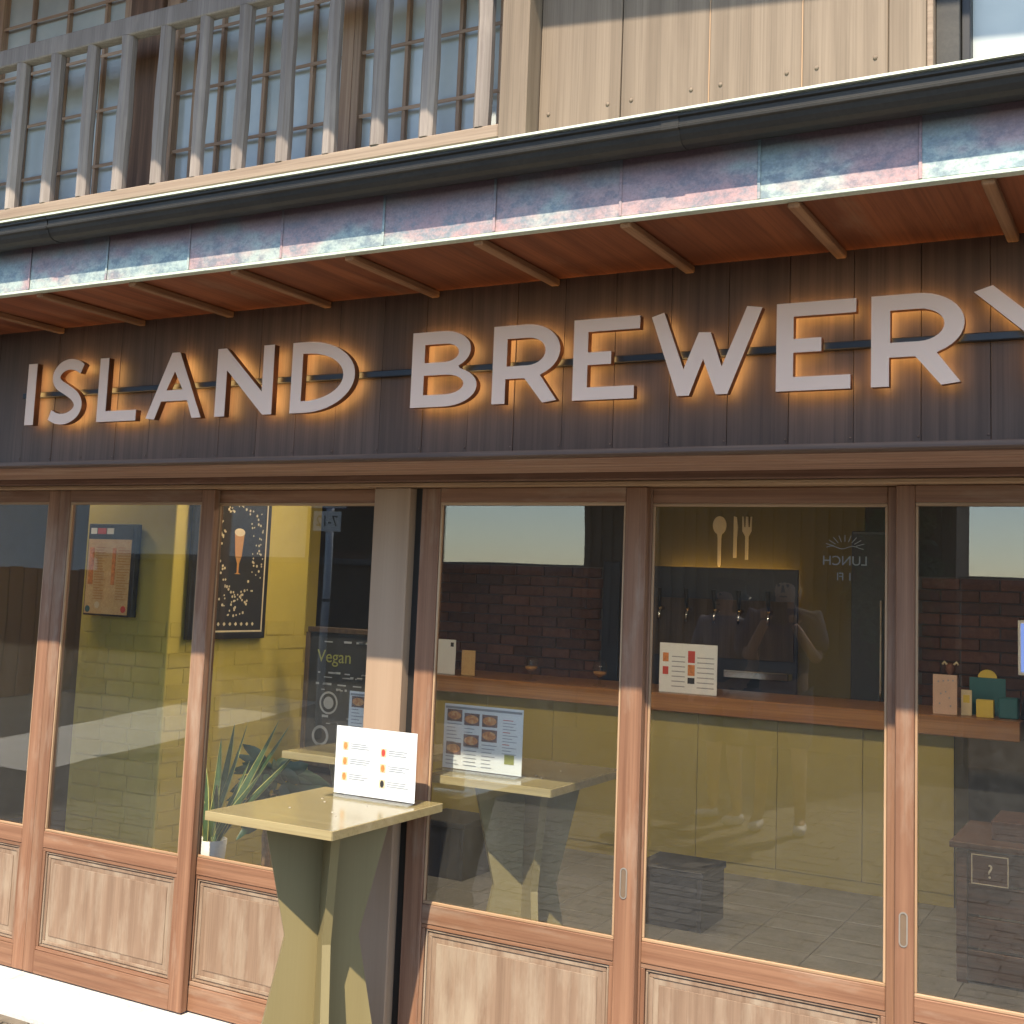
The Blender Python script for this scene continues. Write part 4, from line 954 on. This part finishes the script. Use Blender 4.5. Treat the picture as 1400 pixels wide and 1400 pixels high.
def tree(x, y, h, cr, label, seed):
    rnd = random.Random(seed)
    T = thing('street_tree', label, 'tree', (x, y, GZ))
    bm = bmesh.new(); atube(bm, [(x, y, GZ), (x+.05, y, h*.3), (x-.03, y+.05, h*.6), (x, y, h*.9)], [.16, .13, .09, .03], 10)
    for k in range(9):
        a = k*2.4; z = h*(.38+.06*k); L = cr*(.85-.06*k)
        atube(bm, [(x, y, z), (x+.5*L*math.cos(a), y+.5*L*math.sin(a), z+.3*L), (x+L*math.cos(a), y+L*math.sin(a), z+.45*L)], [.05, .03, .01], 6)
    obj('trunk', bm, M['bark'], T)
    bm = bmesh.new(); cl = []
    for k in range(70):
        a, b, q = rnd.uniform(0, 6.283), rnd.uniform(-1, 1), rnd.uniform(.45, 1.0)
        cl.append((Vector((x+cr*q*math.cos(a)*math.sqrt(1-b*b), y+cr*q*math.sin(a)*math.sqrt(1-b*b), h*.54+h*.42*q*b)), rnd.uniform(.45, .7)*cr*.7))
    for c, rr in cl:
        for k in range(110):
            p = c+Vector((rnd.gauss(0, .5), rnd.gauss(0, .5), rnd.gauss(0, .42)))*rr; s = rnd.uniform(.035, .07)
            u = Vector((rnd.gauss(0, 1), rnd.gauss(0, 1), rnd.gauss(0, 1))).normalized(); w = u.cross(Vector((rnd.gauss(0, 1), rnd.gauss(0, 1), rnd.gauss(0, 1)))).normalized()
            bm.faces.new([bm.verts.new(q_) for q_ in (p-u*s, p+w*s*.5, p+u*s, p-w*s*.5)])
    o = obj('crown', bm, M['tree_leaf'], T); o['kind'] = 'stuff'
tree(-2.3, -8.4, 4.0, .34, 'slim green tree at the corner of the slatted house', 5)

# people standing in the street
def person(x, y, face, label, top, legsm, phone, hgt=1.70):
    Pn = thing('person', label, 'person', (x, y, GZ)); s = hgt/1.72
    def skin(name, verts, edges, radii, mat, root=0, lv=2):
        me = bpy.data.meshes.new(name); me.from_pydata([Vector(v)*s for v in verts], edges, [])
        o = bpy.data.objects.new(name, me); COL.objects.link(o)
        md = o.modifiers.new('skin', 'SKIN'); md.use_smooth_shade = True
        for i, q in enumerate(radii): me.skin_vertices[0].data[i].radius = (q[0]*s, q[1]*s) if isinstance(q, tuple) else (q*s, q*s)
        for i in range(len(verts)): me.skin_vertices[0].data[i].use_root = (i == root)
        sb = o.modifiers.new('sub', 'SUBSURF'); sb.levels = lv; sb.render_levels = lv
        m2 = bpy.data.meshes.new_from_object(o.evaluated_get(bpy.context.evaluated_depsgraph_get()))
        bpy.data.objects.remove(o); m2.transform(Matrix.Rotation(face, 4, 'Z')); m2.materials.clear()
        q = link(name, m2, mat, Pn); return q
    # faces +Y in local space
    ha = (.10, .30, 1.36) if phone else (.20, .12, .92)
    hb_ = (-.08, .30, 1.38) if phone else (-.22, .10, .86)
    ea = (.23, .10, 1.12) if phone else (.25, -.02, 1.12); eb = (-.23, .10, 1.12) if phone else (-.25, -.03, 1.10)
    V = [(0, 0, .95), (0, -.01, 1.15), (0, -.01, 1.36), (0, 0, 1.47), (0, .02, 1.55), (0, .02, 1.64), (.10, 0, .90), (.11, .03, .50), (.12, -.01, .09), (-.10, 0, .90), (-.13, -.02, .50), (-.16, -.05, .09),
         (.17, 0, 1.39), ea, ha, (-.17, 0, 1.39), eb, hb_, (.13, .10, .04), (-.19, .07, .04)]
    Ed = [(0, 1), (1, 2), (2, 3), (3, 4), (4, 5), (0, 6), (6, 7), (7, 8), (0, 9), (9, 10), (10, 11), (2, 12), (12, 13), (13, 14), (2, 15), (15, 16), (16, 17), (8, 18), (11, 19)]
    Rd = [(.15, .11), (.13, .10), (.16, .11), .055, (.075, .085), (.075, .09), .085, .058, .038, .085, .058, .038, .058, .042, .03, .058, .042, .03, (.042, .03), (.042, .03)]
    skin('body', V, Ed, Rd, M['skin'])
    skin('shirt', [(0, 0, .93), (0, -.01, 1.15), (0, -.01, 1.37), (0, 0, 1.46), (.18, 0, 1.39), (.235, .06, 1.16), (-.18, 0, 1.39), (-.235, .06, 1.16)], [(0, 1), (1, 2), (2, 3), (2, 4), (4, 5), (2, 6), (6, 7)], [(.19, .15), (.175, .145), (.205, .155), .09, .10, .085, .10, .085], top)
    skin('shorts', [(0, 0, .97), (.105, 0, .86), (.115, .03, .52), (-.105, 0, .86), (-.132, -.02, .52)], [(0, 1), (1, 2), (0, 3), (3, 4)], [(.165, .125), .112, .085, .112, .085], legsm)
    skin('hair', [(0, -.02, 1.62), (0, -.03, 1.69), (0, -.06, 1.56)], [(0, 1), (0, 2)], [(.092, .10), (.075, .08), (.08, .05)], M['hair'])
    for sx_, b in ((1, (.12, -.01)), (-1, (-.165, -.05))):
        skin('shoe', [(b[0], b[1]-.05, .045), (b[0]+.005*sx_, b[1]+.06, .045), (b[0]+.01*sx_, b[1]+.15, .035)], [(0, 1), (1, 2)], [(.045, .048), (.046, .044), (.042, .030)], M['shoe'])
    for hx in (ha, hb_):
        for k in range(5):
            b0 = Vector(hx)+Vector((-.024+.012*k, .01, .012)); dirv = Vector((0, .03, .05)) if phone else Vector((0, .025, -.055))
            if k == 4: dirv = Vector((.03, .03, .02))
            skin('finger', [b0, b0+dirv*.6, b0+dirv+Vector((0, -.01, 0))], [(0, 1), (1, 2)], [.009, .0085, .007], M['skin'], 0, 1)
    bm = bmesh.new()
    for ex in (-.03, .03): bmesh.ops.create_uvsphere(bm, u_segments=8, v_segments=6, radius=.010, matrix=Matrix.Translation(Vector((ex, .105, 1.61))*s))
    bmesh.ops.create_cone(bm, cap_ends=True, segments=6, radius1=.016, radius2=.006, depth=.045, matrix=Matrix.Translation(Vector((0, .118, 1.585))*s))
    abox(bm, -.024*s, .024*s, .098*s, .108*s, 1.533*s, 1.541*s)
    bm.transform(Matrix.Rotation(face, 4, 'Z')); me = bpy.data.meshes.new('face'); bm.to_mesh(me); bm.free(); link('face', me, M['hair'], Pn)
    if phone:
        ph = thing('phone', 'dark phone held up by the person in navy', 'phone', (x, y, GZ))
        bm = bmesh.new(); abox(bm, -.038, .058, .325, .333, 1.36*s, 1.50*s, .002); bm.transform(Matrix.Rotation(face, 4, 'Z')); me = bpy.data.meshes.new('phone_body'); bm.to_mesh(me); bm.free(); link('phone_body', me, M['black'], ph)
person(-2.28, -4.62, R(-8), 'person in navy top and dark shorts holding up a phone', M['navy_cloth'], M['grey_cloth'], True, 1.72)
person(-2.72, -4.75, R(25), 'person in grey top and navy shorts standing with arms lowered', M['grey_cloth'], M['navy_cloth'], False, 1.64)
